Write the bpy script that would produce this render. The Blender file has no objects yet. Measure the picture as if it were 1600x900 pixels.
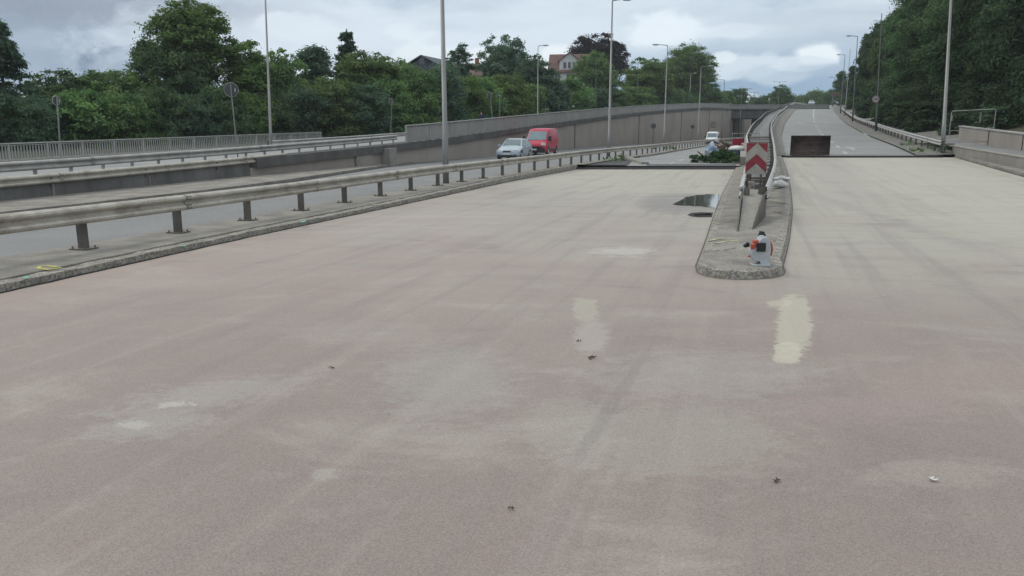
import bpy, bmesh, math, random
import numpy as np
from mathutils import Vector, Matrix, Euler
random.seed(7); np.random.seed(7)
R = math.radians
C = bpy.context.scene.collection
scene = bpy.context.scene
# ------------------------------------------------------------------ camera
F = 1200.0; CZ = 2.05; PITCH = math.atan(240/1200)
cp_, sp_ = math.cos(PITCH), math.sin(PITCH)
cam = bpy.data.cameras.new("camera"); camo = bpy.data.objects.new("camera", cam); C.objects.link(camo)
camo.location = (0, 0, CZ); camo.rotation_euler = (math.pi/2-PITCH, 0, 0)
cam.sensor_width = 36; cam.lens = F/1600*36; cam.clip_start = 0.05; cam.clip_end = 9000
scene.camera = camo
scene.render.resolution_x = 1024; scene.render.resolution_y = 576
# ------------------------------------------------------------------ exposure
vs = scene.view_settings
vs.view_transform = 'Standard'; vs.look = 'None'; vs.gamma = 1; vs.use_curve_mapping = False
vs.exposure = 0.0
# ------------------------------------------------------------------ sun
SUN_EL, SUN_AZ = R(52), R(-120)
sl = bpy.data.lights.new("sun", 'SUN'); sl.energy = 1.35; sl.angle = R(25); sl.color = (1, .93, .82)
so = bpy.data.objects.new("sun", sl); C.objects.link(so)
so.rotation_euler = (math.pi/2-SUN_EL, 0, SUN_AZ)

def ray(px, py):
    dx = px-800; dy = py-450
    return dx, F*cp_-dy*sp_, -F*sp_-dy*cp_
def gp(px, py, z=0.0):
    x, y, zz = ray(px, py); t = (z-CZ)/zz
    return (x*t, y*t, z)
def pp(px, py, Y):
    x, y, zz = ray(px, py); t = Y/y
    return (x*t, Y, CZ+zz*t)
def cp(px, Y, z):
    k = (z-CZ)/Y
    dy = -F*(k*cp_+sp_)/(cp_-k*sp_)
    t = Y/(F*cp_-dy*sp_)
    return ((px-800)*t, Y, z)
def pxdir(px, py):
    return Vector(ray(px, py)).normalized()

# ------------------------------------------------------------------ node helper
class NT:
    def __init__(s, tree): s.t = tree; s.n = tree.nodes; s.l = tree.links
    def new(s, typ, **k):
        n = s.n.new(typ)
        for a, b in k.items(): setattr(n, a, b)
        return n
    def put(s, sock, v):
        if isinstance(v, bpy.types.NodeSocket): s.l.new(v, sock)
        elif v is not None: sock.default_value = v
    def m(s, op, a, b=None, c=None, clamp=False):
        n = s.new('ShaderNodeMath', operation=op, use_clamp=clamp)
        s.put(n.inputs[0], a)
        if b is not None: s.put(n.inputs[1], b)
        if c is not None: s.put(n.inputs[2], c)
        return n.outputs[0]
    def vm(s, op, a, b=None, out=0):
        n = s.new('ShaderNodeVectorMath', operation=op); s.put(n.inputs[0], a)
        if b is not None: s.put(n.inputs[1], b)
        return n.outputs[out]
    def noise(s, vec, scale, detail=4, rough=.55, dist=0, out=0):
        n = s.new('ShaderNodeTexNoise'); s.put(n.inputs['Vector'], vec)
        n.inputs['Scale'].default_value = scale; n.inputs['Detail'].default_value = detail
        n.inputs['Roughness'].default_value = rough; n.inputs['Distortion'].default_value = dist
        return n.outputs[out]
    def ss(s, v, a, b, lo=0.0, hi=1.0):
        n = s.new('ShaderNodeMapRange', interpolation_type='SMOOTHSTEP'); s.put(n.inputs[0], v)
        n.inputs[1].default_value = a; n.inputs[2].default_value = b
        n.inputs[3].default_value = lo; n.inputs[4].default_value = hi
        return n.outputs[0]
    def mix(s, f, a, b, blend='MIX'):
        n = s.new('ShaderNodeMix', data_type='RGBA', blend_type=blend)
        s.put(n.inputs[0], f)
        for i, v in ((6, a), (7, b)):
            if isinstance(v, (tuple, list)): v = (*v[:3], 1)
            s.put(n.inputs[i], v)
        return n.outputs[2]
    def mapping(s, vec, scale=(1,1,1), loc=(0,0,0), rot=(0,0,0)):
        n = s.new('ShaderNodeMapping'); s.put(n.inputs[0], vec)
        n.inputs[1].default_value = loc; n.inputs[2].default_value = rot; n.inputs[3].default_value = scale
        return n.outputs[0]
    def sep(s, v):
        n = s.new('ShaderNodeSeparateXYZ'); s.put(n.inputs[0], v); return n.outputs

# ------------------------------------------------------------------ sky (world)
w = bpy.data.worlds.new("World"); scene.world = w; w.use_nodes = True
T = NT(w.node_tree); T.n.clear()
wo = T.new('ShaderNodeOutputWorld'); bg = T.new('ShaderNodeBackground'); T.l.new(bg.outputs[0], wo.inputs[0])
bg.inputs[1].default_value = 0.1
sky = T.new('ShaderNodeTexSky', sky_type='NISHITA', sun_disc=False)
sky.sun_elevation = SUN_EL; sky.sun_rotation = math.pi-SUN_AZ if False else R(120); sky.air_density = 1.2; sky.dust_density = 2
g = T.new('ShaderNodeTexCoord').outputs['Generated']
X, Y, Z = T.sep(g)
zz = T.m('ADD', T.m('MAXIMUM', Z, 0.0), 0.10)
comb = T.new('ShaderNodeCombineXYZ'); T.put(comb.inputs[0], T.m('DIVIDE', X, zz)); T.put(comb.inputs[1], T.m('DIVIDE', Y, zz)); 
strat = T.noise(T.mapping(comb.outputs[0], (.55, .55, 1), (3.1, 1.7, 0)), 1.1, 8, .6, .6)
strat2 = T.noise(T.mapping(g, (1, 1, 2.6), (.35, .2, .1)), 3.2, 6, .55, .6)
cm = T.noise(T.mapping(g, (1, 1, 1.7)), 15.0, 8, .58, .3)
def smask(px, py, rx, ry, k=.55, lo=1.25, hi=.45):
    d = pxdir(px, py)
    az, el = math.atan2(d.x, d.y), math.asin(d.z)
    a = T.m('ARCTAN2', X, Y)
    e = T.m('ARCSINE', Z)
    u = T.m('DIVIDE', T.m('SUBTRACT', a, az), rx/F); v = T.m('DIVIDE', T.m('SUBTRACT', e, el), ry/F)
    r = T.m('SQRT', T.m('ADD', T.m('POWER', T.m('ABSOLUTE', u), 2.0), T.m('POWER', T.m('ABSOLUTE', v), 2.0)))
    r = T.m('ADD', r, T.m('MULTIPLY', T.m('SUBTRACT', cm, .5), k*4))
    return T.ss(r, lo, hi)
S10 = lambda c: tuple(12.6*x for x in c)
bright = S10((.63, .71, .79)); grey = S10((.33, .405, .50)); blue = S10((.115, .20, .34)); white = S10((.73, .81, .87)); slate=S10((.20,.255,.36))
skyc = T.mix(T.ss(T.m('ADD', T.m('MULTIPLY', strat, .5), T.m('MULTIPLY', strat2, .5)), .38, .60), grey, bright)
skyc = T.mix(T.m('MULTIPLY', T.ss(Z, .12, .5), .35), skyc, bright)
for (px, py, rx, ry, col, a, k, *edge) in [
    (60, 60, 330, 60, S10((.24,.30,.39)), .9, .5),
    (150, 14, 330, 26, S10((.23,.265,.335)), .8, .5),
    (135, 95, 80, 42, S10((.09,.145,.26)), .95, .45),
    (50, 95, 62, 42, S10((.30,.38,.49)), .85, .5, 1.2, .6),
    (190, 104, 48, 22, S10((.30,.37,.48)), .85, .5, 1.2, .6),
    (80, 62, 60, 16, S10((.36,.43,.52)), .6, .5, 1.2, .5),
    (240, 60, 110, 14, S10((.40,.47,.57)), .7, .6, 1.15, .6),
    (560, 75, 360, 60, bright, .75, .5),
    (470, 44, 62, 20, S10((.66,.73,.80)), .7, .6, 1.15, .7),
    (640, 50, 46, 16, S10((.70,.77,.83)), .7, .6, 1.15, .7),
    (660, 84, 66, 20, S10((.72,.79,.84)), .75, .6, 1.12, .7),
    (560, 100, 90, 12, S10((.45,.53,.62)), .6, .5),
    (740, 40, 110, 12, S10((.47,.56,.66)), .5, .6),
    (1215, 128, 330, 60, S10((.33,.44,.57)), .85, .10, 1.7, .0),
    (1165, 138, 260, 40, S10((.22,.34,.49)), .8, .10, 1.9, .0),
    (1150, 102, 62, 20, S10((.62,.71,.79)), .85, .6, 1.15, .6),
    (1215, 116, 60, 14, S10((.46,.56,.66)), .8, .5, 1.15, .6),
    (1130, 92, 26, 12, S10((.70,.78,.83)), .8, .6, 1.1, .7),
    (1283, 84, 36, 19, S10((.76,.83,.88)), .95, .5, 1.1, .75),
    (1262, 99, 46, 12, S10((.62,.71,.79)), .8, .5, 1.12, .7),
    (1300, 108, 60, 10, S10((.36,.46,.58)), .6, .4),
    (1160, 158, 22, 14, S10((.72,.78,.83)), .8, .3),
    (1000, 30, 330, 45, S10((.60,.69,.77)), .6, .5),
    (1045, 42, 62, 26, S10((.78,.85,.91)), .7, .5, 1.15, .6),
    (1150, 48, 60, 12, S10((.70,.78,.85)), .6, .5, 1.15, .6),
    (890, 88, 46, 22, S10((.78,.84,.88)), .85, .5, 1.12, .7),
    (745, 88, 26, 14, S10((.74,.80,.85)), .8, .5, 1.12, .7),
    (1200, 70, 110, 9, S10((.42,.51,.61)), .5, .6),
    (1500, 20, 300, 40, S10((.45,.52,.60)), .5, .4)]:
    skyc = T.mix(T.m('MULTIPLY', smask(px, py, rx, ry, k, *(edge or (1.25, .45))), a), skyc, col)
skyc = T.mix(.10, skyc, sky.outputs[0])
# an overcast dome is brightest overhead
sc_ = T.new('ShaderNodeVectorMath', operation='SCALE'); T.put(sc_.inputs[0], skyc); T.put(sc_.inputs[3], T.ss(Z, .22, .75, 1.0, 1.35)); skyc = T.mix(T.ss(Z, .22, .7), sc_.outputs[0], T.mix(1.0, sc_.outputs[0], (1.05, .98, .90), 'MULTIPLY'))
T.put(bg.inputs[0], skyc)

# ------------------------------------------------------------------ materials
MATS = {}
def mat(name, base, rough=.8, var=.25, vscale=1.5, metal=0.0, bump=0.0, bscale=20, base2=None, spec=.5, dirt=None, dscale=.8, dirt_amt=.6, extra=None, fine=0.0, fscale=60):
    m = bpy.data.materials.new(name); m.use_nodes = True; t = NT(m.node_tree)
    b = t.n['Principled BSDF']
    pos = t.new('ShaderNodeNewGeometry').outputs['Position']
    n1 = t.noise(pos, vscale, 5, .6)
    b2 = base2 or tuple(x*(1-var) for x in base)
    b1 = base if base2 else tuple(min(1, x*(1+var*.6)) for x in base)
    col = t.mix(t.ss(n1, .35, .65), b2, b1)
    if dirt:
        col = t.mix(t.m('MULTIPLY', t.ss(t.noise(pos, dscale, 6, .65), .48, .68), dirt_amt), col, dirt)
    if fine:
        col = t.mix(t.ss(t.noise(pos, fscale, 2, .7), .3, .7), t.mix(fine, col, (0, 0, 0)), t.mix(fine*.45, col, (1, 1, 1)))
    if extra: col = extra(t, pos, col, b)
    t.put(b.inputs['Base Color'], col)
    b.inputs['Roughness'].default_value = rough; b.inputs['Metallic'].default_value = metal
    b.inputs['Specular IOR Level'].default_value = spec
    if bump:
        bn = t.new('ShaderNodeBump'); bn.inputs['Strength'].default_value = bump; bn.inputs['Distance'].default_value = .02
        t.put(bn.inputs['Height'], t.noise(pos, bscale, 5, .65)); t.l.new(bn.outputs[0], b.inputs['Normal'])
    MATS[name] = m
    return m

def deck_extra(t, pos, col, b):
    X, Y, Z = t.sep(pos)
    big = t.noise(t.mapping(pos, (1, .7, 1)), .28, 5, .6, .6)
    med = t.noise(t.mapping(pos, (.7, 1.0, 1), (5, 3, 0), (0, 0, .3)), 1.1, 6, .62, .4)
    streak = t.noise(t.mapping(pos, (.45, 2.2, 1), (1, 2, 0), (0, 0, .12)), .9, 5, .6, .3)
    s = t.m('ADD', t.m('ADD', t.m('MULTIPLY', X, .10), t.m('MULTIPLY', Y, .06)), -.55)
    s = t.m('ADD', s, t.m('MULTIPLY', t.m('SUBTRACT', big, .5), 3.2))
    pink = t.ss(s, 1.2, -.6)
    PK = (.300, .228, .194); GR = (.318, .288, .240); BG = (.386, .364, .294); LG=(.30,.288,.245)
    beige = t.ss(t.m('ADD', t.m('ADD', t.m('MULTIPLY', X, .14), t.m('MULTIPLY', Y, .055)), t.m('MULTIPLY', big, 1.0)), 1.7, 3.0)
    c = t.mix(beige, GR, BG)
    c = t.mix(pink, c, PK)
    c = t.mix(t.m('MULTIPLY', t.ss(med, .50, .72), .38), c, LG)
    c = t.mix(t.m('MULTIPLY', t.ss(streak, .52, .32), .30), c, (.20, .165, .150))
    c = t.mix(t.m('MULTIPLY', t.ss(t.noise(pos, .6, 6, .7, 1.0), .55, .8), .35), c, (.36, .27, .235))
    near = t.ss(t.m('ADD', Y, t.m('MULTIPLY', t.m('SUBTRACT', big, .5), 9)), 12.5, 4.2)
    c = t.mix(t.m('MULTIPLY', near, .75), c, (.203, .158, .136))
    blot = t.noise(t.mapping(pos, (.55, 1.0, 1), (11, 4, 0), (0, 0, .25)), .75, 8, .66, .5)
    c = t.mix(t.m('MULTIPLY', t.ss(blot, .47, .30), .55), c, (.185, .148, .134))
    c = t.mix(t.m('MULTIPLY', t.ss(blot, .52, .70), .50), c, (.36, .325, .275))
    blot2 = t.noise(t.mapping(pos, (.8, 1.2, 1), (21, 14, 0)), 2.4, 8, .7, .4)
    c = t.mix(t.m('MULTIPLY', t.ss(blot2, .54, .72), .26), c, (.40, .365, .315))
    tyre = t.noise(t.mapping(t.mapping(pos, rot=(0, 0, .30)), (2.6, .10, 1)), 1.0, 5, .6, .15)
    c = t.mix(t.m('MULTIPLY', t.ss(tyre, .50, .36), .30), c, (.17, .142, .125))
    c = t.mix(t.m('MULTIPLY', t.ss(tyre, .54, .68), .22), c, (.38, .345, .295))
    nz = t.m('SUBTRACT', t.noise(t.mapping(pos, (1, 1.4, 1)), 4.5, 10, .78, .2), .5)
    nz2 = t.m('SUBTRACT', t.noise(t.mapping(pos, (1, 1.8, 1), (9, 2, 4)), 3.6, 10, .78, .2), .5)
    def M(px, py, rx, ry, colr, amt, k=1.2, p=2, soft=.35, rot=0):
        k = k*3.4
        rot = rot if rot else (px-800)/F
        cx, cy, _ = gp(px, py); ax = rx*cy/F; y0 = gp(px, py+ry)[1]; y1 = gp(px, max(py-ry, 214))[1]; ay = (y1-y0)/2; cy = (y0+y1)/2; cx = cx*cy/gp(px, py)[1]
        dx = t.m('SUBTRACT', X, cx); dy = t.m('SUBTRACT', Y, cy)
        # shear along the line of sight of the road heading
        dx = t.m('SUBTRACT', dx, t.m('MULTIPLY', dy, rot))
        u = t.m('ADD', t.m('DIVIDE', dx, ax), t.m('MULTIPLY', nz, k)); v = t.m('ADD', t.m('DIVIDE', dy, ay), t.m('MULTIPLY', nz2, k))
        d = t.m('ADD', t.m('POWER', t.m('ABSOLUTE', u), float(p)), t.m('POWER', t.m('ABSOLUTE', v), float(p)))
        return t.m('MULTIPLY', t.ss(d, 1+soft, 1-soft), amt), colr
    cream = (.50, .47, .36)
    for a in [
        (1050, 690, 190, 52, (.345,.335,.275), .36, 1.0, 3, .7, 0),
        (880, 670, 70, 50, (.35,.33,.28), .35, .8, 2, .6, 0),
        (700, 600, 110, 60, (.34,.33,.30), .4, 1.2, 2, .8, 0),
        (1090, 590, 180, 40, (.35,.33,.30), .35, 1.2, 2, .8, 0),
        (340, 615, 110, 30, (.36,.345,.31), .40, 1.3, 2, .8, .8),
        (270, 632, 28, 6, (.50,.48,.42), .5, 2.0, 2, .5, 0),
        (210, 663, 22, 6, (.50,.48,.42), .5, 2.0, 2, .5, 0),
        (240, 665, 90, 22, (.36,.35,.32), .4, 1.2, 2, .8, .5),
        (505, 740, 22, 8, (.42,.40,.35), .35, 1.5, 2, .7, 0),
        (560, 520, 120, 18, (.34,.32,.28), .25, 1.2, 2, .8, 0),
        (1241, 506, 27, 45, cream, .60, .70, 3, .45, 0),
        (1230, 552, 22, 17, cream, .70, .55, 3, .35, 0),
        (1216, 474, 18, 6, cream, .5, 1.0, 2, .5, 0),
        (915, 482, 19, 16, (.43,.405,.31), .5, 1.1, 4, .35, 0),
        (925, 525, 28, 26, (.42,.39,.34), .45, .8, 2, .6, 0),
        (1300, 300, 45, 45, (.30,.27,.235), .45, 1.4, 2, .9, .36),
        (1255, 350, 22, 75, (.27,.245,.215), .55, 1.2, 2, .9, .1),
        (1450, 330, 160, 70, (.44,.42,.36), .5, .8, 2, .9, .36),
        (975, 393, 45, 7, (.50,.47,.42), .6, 1.2, 2, .6, 0),
        (1500, 600, 160, 45, (.31,.235,.205), .5, 1.0, 2, .9, 0),
        (1330, 640, 130, 22, (.29,.215,.20), .5, 1.2, 2, .8, 0),
        (1460, 740, 120, 22, (.36,.31,.26), .4, 1.0, 2, .8, 0),
        (1068, 318, 72, 16, (.18,.165,.155), .75, .5, 2, .5, 0),
        (890, 745, 20, 50, (.36,.32,.27), .18, .9, 2, .8, .55),
        (965, 640, 13, 95, (.19,.16,.145), .50, .7, 2, .8, .35),
        (855, 840, 26, 50, (.23,.185,.17), .45, .7, 2, .8, .45),
        (700, 350, 160, 26, (.36,.315,.275), .35, 1.0, 2, .9, .28),
        (240, 440, 110, 12, (.36,.32,.28), .25, 1.0, 2, .9, .28),
    ]:
        f, cc = M(*a); c = t.mix(f, c, cc)
    # cracks and loose grit
    grit = t.ss(t.noise(pos, 9, 3, .8), .70, .76)
    c = t.mix(t.m('MULTIPLY', grit, .25), c, (.55, .50, .44))
    spots = t.new('ShaderNodeTexVoronoi', feature='F1'); t.put(spots.inputs[0], pos); spots.inputs['Scale'].default_value = 1.7
    c = t.mix(t.m('MULTIPLY', t.ss(spots.outputs['Distance'], .035, .015), .6), c, (.10, .075, .06))
    # distant sandy film streaks across the carriageway
    c = t.mix(t.m('MULTIPLY', t.ss(t.noise(t.mapping(pos, (.25, 1.6, 1), (2, 8, 0), (0, 0, .3)), 1.1, 5, .6), .5, .75), t.ss(Y, 9, 20, 0, .3)), c, (.48, .44, .39))
    def grain(sc):
        v = t.new('ShaderNodeTexVoronoi', feature='F1'); t.put(v.inputs[0], pos); v.inputs['Scale'].default_value = sc
        return t.sep(v.outputs['Color'])[0]
    fine = grain(125); fine2 = grain(240)
    fs = t.m('ADD', t.m('MULTIPLY', fine, .6), t.m('MULTIPLY', fine2, .4))
    c = t.mix(fs, t.mix(.24, c, (.03, .02, .02)), t.mix(.10, c, (1, .97, .92)))
    return c
M_ = lambda n: MATS[n]
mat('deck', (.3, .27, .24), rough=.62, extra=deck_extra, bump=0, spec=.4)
def streaks(dark, amt, sc=1.0):
    def f(t, pos, col, b):
        n = t.noise(t.mapping(pos, (1.6*sc, 1.6*sc, .12)), 1.0, 5, .65)
        col = t.mix(t.m('MULTIPLY', t.ss(n, .45, .68), amt), col, dark)
        return col
    return f
mat('concrete', (.22, .205, .175), .9, .2, .9, bump=.5, bscale=18, dirt=(.13,.12,.10), dscale=1.1, fine=.25, fscale=40)
mat('grime', (.13,.112,.092), .9, .3, 3)
mat('litter', (.030,.034,.018), 1, .4, 1)
mat('concrete_grain', (.215, .195, .158), .95, .3, 1.4, bump=.6, bscale=34, dirt=(.10,.09,.075), dscale=1.6, dirt_amt=.45, fine=.30, fscale=50)
mat('pebbled', (.26, .235, .185), .95, .35, 5.0, bump=1.0, bscale=30, dirt=(.10,.09,.07), dscale=3, dirt_amt=.7, fine=.4, fscale=24)
mat('wall_concrete', (.295, .265, .236), .9, .10, .2, bump=.2, bscale=6, extra=streaks((.19,.172,.162), .35, .3))
mat('fascia', (.095, .093, .09), .9, .25, .8, bump=.2, extra=streaks((.045,.045,.045), .5))
mat('low_wall', (.12, .118, .112), .9, .25, .8, bump=.2, extra=streaks((.055,.055,.055), .5), fine=.15)
mat('parapet_panel', (.265, .262, .25), .85, .12, .6, extra=streaks((.20,.195,.185), .4, .5))
mat('asphalt', (.148, .152, .150), .8, .12, .5, bump=.3, bscale=60, dirt=(.10,.10,.102), dscale=.3, dirt_amt=.5, fine=.35, fscale=45)
mat('asphalt_light', (.222, .226, .218), .8, .12, .35, bump=.3, bscale=60, dirt=(.15,.15,.15), dscale=.25, dirt_amt=.6, fine=.25, fscale=30)
mat('asphalt_dark', (.05, .05, .05), .85, .2, 2)
mat('verge', (.125, .112, .088), .95, .3, 1.2, bump=.9, bscale=20, dirt=(.050,.060,.028), dscale=.9, dirt_amt=.7, fine=.4, fscale=26)
mat('gap', (.018, .017, .016), .9, .3, 3)
mat('paint_white', (.38, .38, .36), .7, .2, 3)
mat('paint_yellow', (.50, .46, .10), .8, .3, 9)
mat('paint_faded', (.42, .40, .24), .9, .3, 9)
mat('paint_turquoise', (.10, .50, .36), .8, .2, 9)
mat('galv', (.43, .405, .345), .5, .14, 1.2, metal=.2, dirt=(.20,.15,.10), dscale=2.2, dirt_amt=.6, fine=.12, fscale=25, extra=streaks((.25,.225,.185), .3, 2))
mat('galv_far', (.36, .355, .335), .6, .15, 1.5, metal=.2, dirt=(.19,.17,.14), dscale=2, dirt_amt=.5)
mat('galv_white', (.41, .405, .385), .5, .12, 1.5, metal=.15, dirt=(.3,.28,.25), dscale=3, dirt_amt=.5)
mat('galv_dark', (.135, .125, .11), .6, .25, 3, metal=.4, dirt=(.10,.065,.045), dscale=6, dirt_amt=.5)
mat('rust', (.11, .065, .045), .85, .4, 5, dirt=(.06,.04,.03), dscale=9)
mat('pole', (.24, .24, .235), .5, .15, .6, metal=.35, extra=streaks((.15,.15,.145), .5, 4))
mat('pole_dark', (.06, .07, .07), .6, .2, .6)
mat('steel_dark', (.022, .02, .019), .5, .35, 3, metal=.3, dirt=(.05,.035,.027), dscale=3)
mat('bucket_in', (.15, .115, .098), .7, .35, 2, dirt=(.16,.11,.085), dscale=1.5, bump=.3)
mat('black', (.012, .012, .013), .6, .2, 3)
mat('rubber', (.02, .02, .02), .8, .2, 3)
mat('lamp_head', (.45, .46, .45), .5, .1, 1)
mat('sign_white', (.34, .32, .28), .6, .12, 5, dirt=(.28,.26,.22), dscale=4)
mat('sign_red', (.22, .022, .035), .6, .15, 5)
mat('red_board', (.30, .012, .035), .6, .15, 3)
mat('round_white', (.62, .62, .6), .5, .1, 5)
mat('round_red', (.30, .03, .04), .5, .1, 5)
mat('sack', (.62, .61, .60), .75, .12, 8, bump=.5, bscale=14)
mat('orange', (.42, .075, .045), .45, .12, 6)
mat('blower_grey', (.42, .455, .47), .5, .08, 6, dirt=(.35,.34,.3), dscale=9, dirt_amt=.4)
mat('tarp_blue', (.20, .28, .42), .6, .3, 2.5, bump=.3, bscale=5)
mat('tarp_white', (.36, .41, .46), .6, .3, 2.5, bump=.3, bscale=5)
mat('drum_blue', (.03, .05, .10), .4, .2, 3)
mat('timber', (.13, .085, .06), .9, .5, 5, dirt=(.05,.03,.02), dscale=4)
mat('car_silver', (.42, .49, .53), .28, .05, 1, metal=.35)
mat('van_red', (.42, .012, .045), .3, .06, 1)
mat('van_white', (.68, .70, .72), .3, .05, 1)
mat('plastic_dark', (.025, .027, .03), .6, .1, 3)
mat('glass_dark', (.11, .15, .16), .12, .1, 1, spec=.9)
mat('glass_light', (.16, .23, .25), .15, .15, 2, spec=.9)
mat('headlight', (.60, .64, .66), .15, .15, 14, spec=.9)
mat('chrome', (.55, .57, .58), .25, .05, 5, metal=.8)
mat('tail', (.3, .02, .02), .3, .1, 5)
mat('plate', (.65, .65, .62), .5, .05, 5)
mat('grass', (.065, .085, .03), 1, .4, .4, base2=(.10, .085, .045), bump=1, bscale=6, dirt=(.03,.045,.018), dscale=1.5)
mat('dry_grass', (.075, .060, .037), 1, .4, .5, base2=(.035, .040, .02), bump=1, bscale=6)
mat('ground_far', (.06, .075, .035), 1, .4, .05)
mat('bark', (.075, .065, .05), 1, .4, 3, bump=.8, bscale=9)
mat('roof_grey', (.075, .085, .105), .8, .2, .5)
mat('roof_brown', (.13, .085, .075), .85, .2, .6)
mat('roof_red', (.15, .08, .072), .85, .2, .6)
mat('brick', (.30, .14, .085), .9, .25, 1.2)
mat('render_white', (.60, .60, .57), .9, .08, .5)
mat('window', (.035, .045, .055), .2, .2, 1, spec=.9)
mat('puddle', (.09, .088, .085), .05, .1, 1, spec=.5)
mat('leaf_brown', (.10, .065, .04), .9, .4, 40)
mat('blue_cloth', (.012, .02, .055), .9, .2, 9)
mat('skin', (.42, .25, .19), .6, .1, 9)
mat('hair', (.02, .015, .012), .8, .2, 9)

def leafmat(name, a, b, hue=.0):
    m = bpy.data.materials.new(name); m.use_nodes = True; t = NT(m.node_tree); bs = t.n['Principled BSDF']
    oi = t.new('ShaderNodeObjectInfo')
    tc = t.new('ShaderNodeTexCoord').outputs['Object']
    n = t.noise(tc, .55, 4, .6); n2 = t.noise(tc, 5.0, 2, .6)
    f = t.ss(t.m('ADD', t.m('MULTIPLY', n, .6), t.m('MULTIPLY', n2, .4)), .36, .62)
    col = t.mix(f, a, b)
    hs = t.new('ShaderNodeHueSaturation'); hs.inputs['Hue'].default_value = .5
    t.put(hs.inputs['Value'], t.m('ADD', t.m('MULTIPLY', oi.outputs['Random'], .35), .82))
    t.put(hs.inputs['Hue'], t.m('ADD', t.m('MULTIPLY', oi.outputs['Random'], .03), .485))
    t.put(hs.inputs['Color'], col)
    t.put(bs.inputs['Base Color'], hs.outputs[0]); bs.inputs['Roughness'].default_value = .75
    bs.inputs['Specular IOR Level'].default_value = .2
    tr = t.new('ShaderNodeBsdfTranslucent'); t.put(tr.inputs[0], t.mix(1.0, hs.outputs[0], (1.05, 1.18, .65), 'MULTIPLY'))
    mx = t.new('ShaderNodeMixShader'); mx.inputs[0].default_value = .33; t.l.new(bs.outputs[0], mx.inputs[1]); t.l.new(tr.outputs[0], mx.inputs[2])
    t.l.new(mx.outputs[0], t.n['Material Output'].inputs[0])
    MATS[name] = m
leafmat('leaf_dark', (0.046, 0.091, 0.049), (0.126, 0.200, 0.089))
leafmat('leaf_mid', (0.060, 0.120, 0.054), (0.190, 0.290, 0.106))
leafmat('leaf_light', (0.062, 0.108, 0.039), (0.170, 0.248, 0.083))
leafmat('leaf_blue', (0.050, 0.094, 0.067), (0.126, 0.200, 0.128))
leafmat('leaf_purple', (.012, .009, .014), (.032, .021, .028))
leafmat('leaf_hedge', (0.027, 0.053, 0.034), (0.084, 0.137, 0.065))
leafmat('leaf_conifer', (0.035, 0.070, 0.051), (0.091, 0.144, 0.089))
leafmat('leaf_brush', (.022, .050, .020), (.065, .115, .045))

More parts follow.
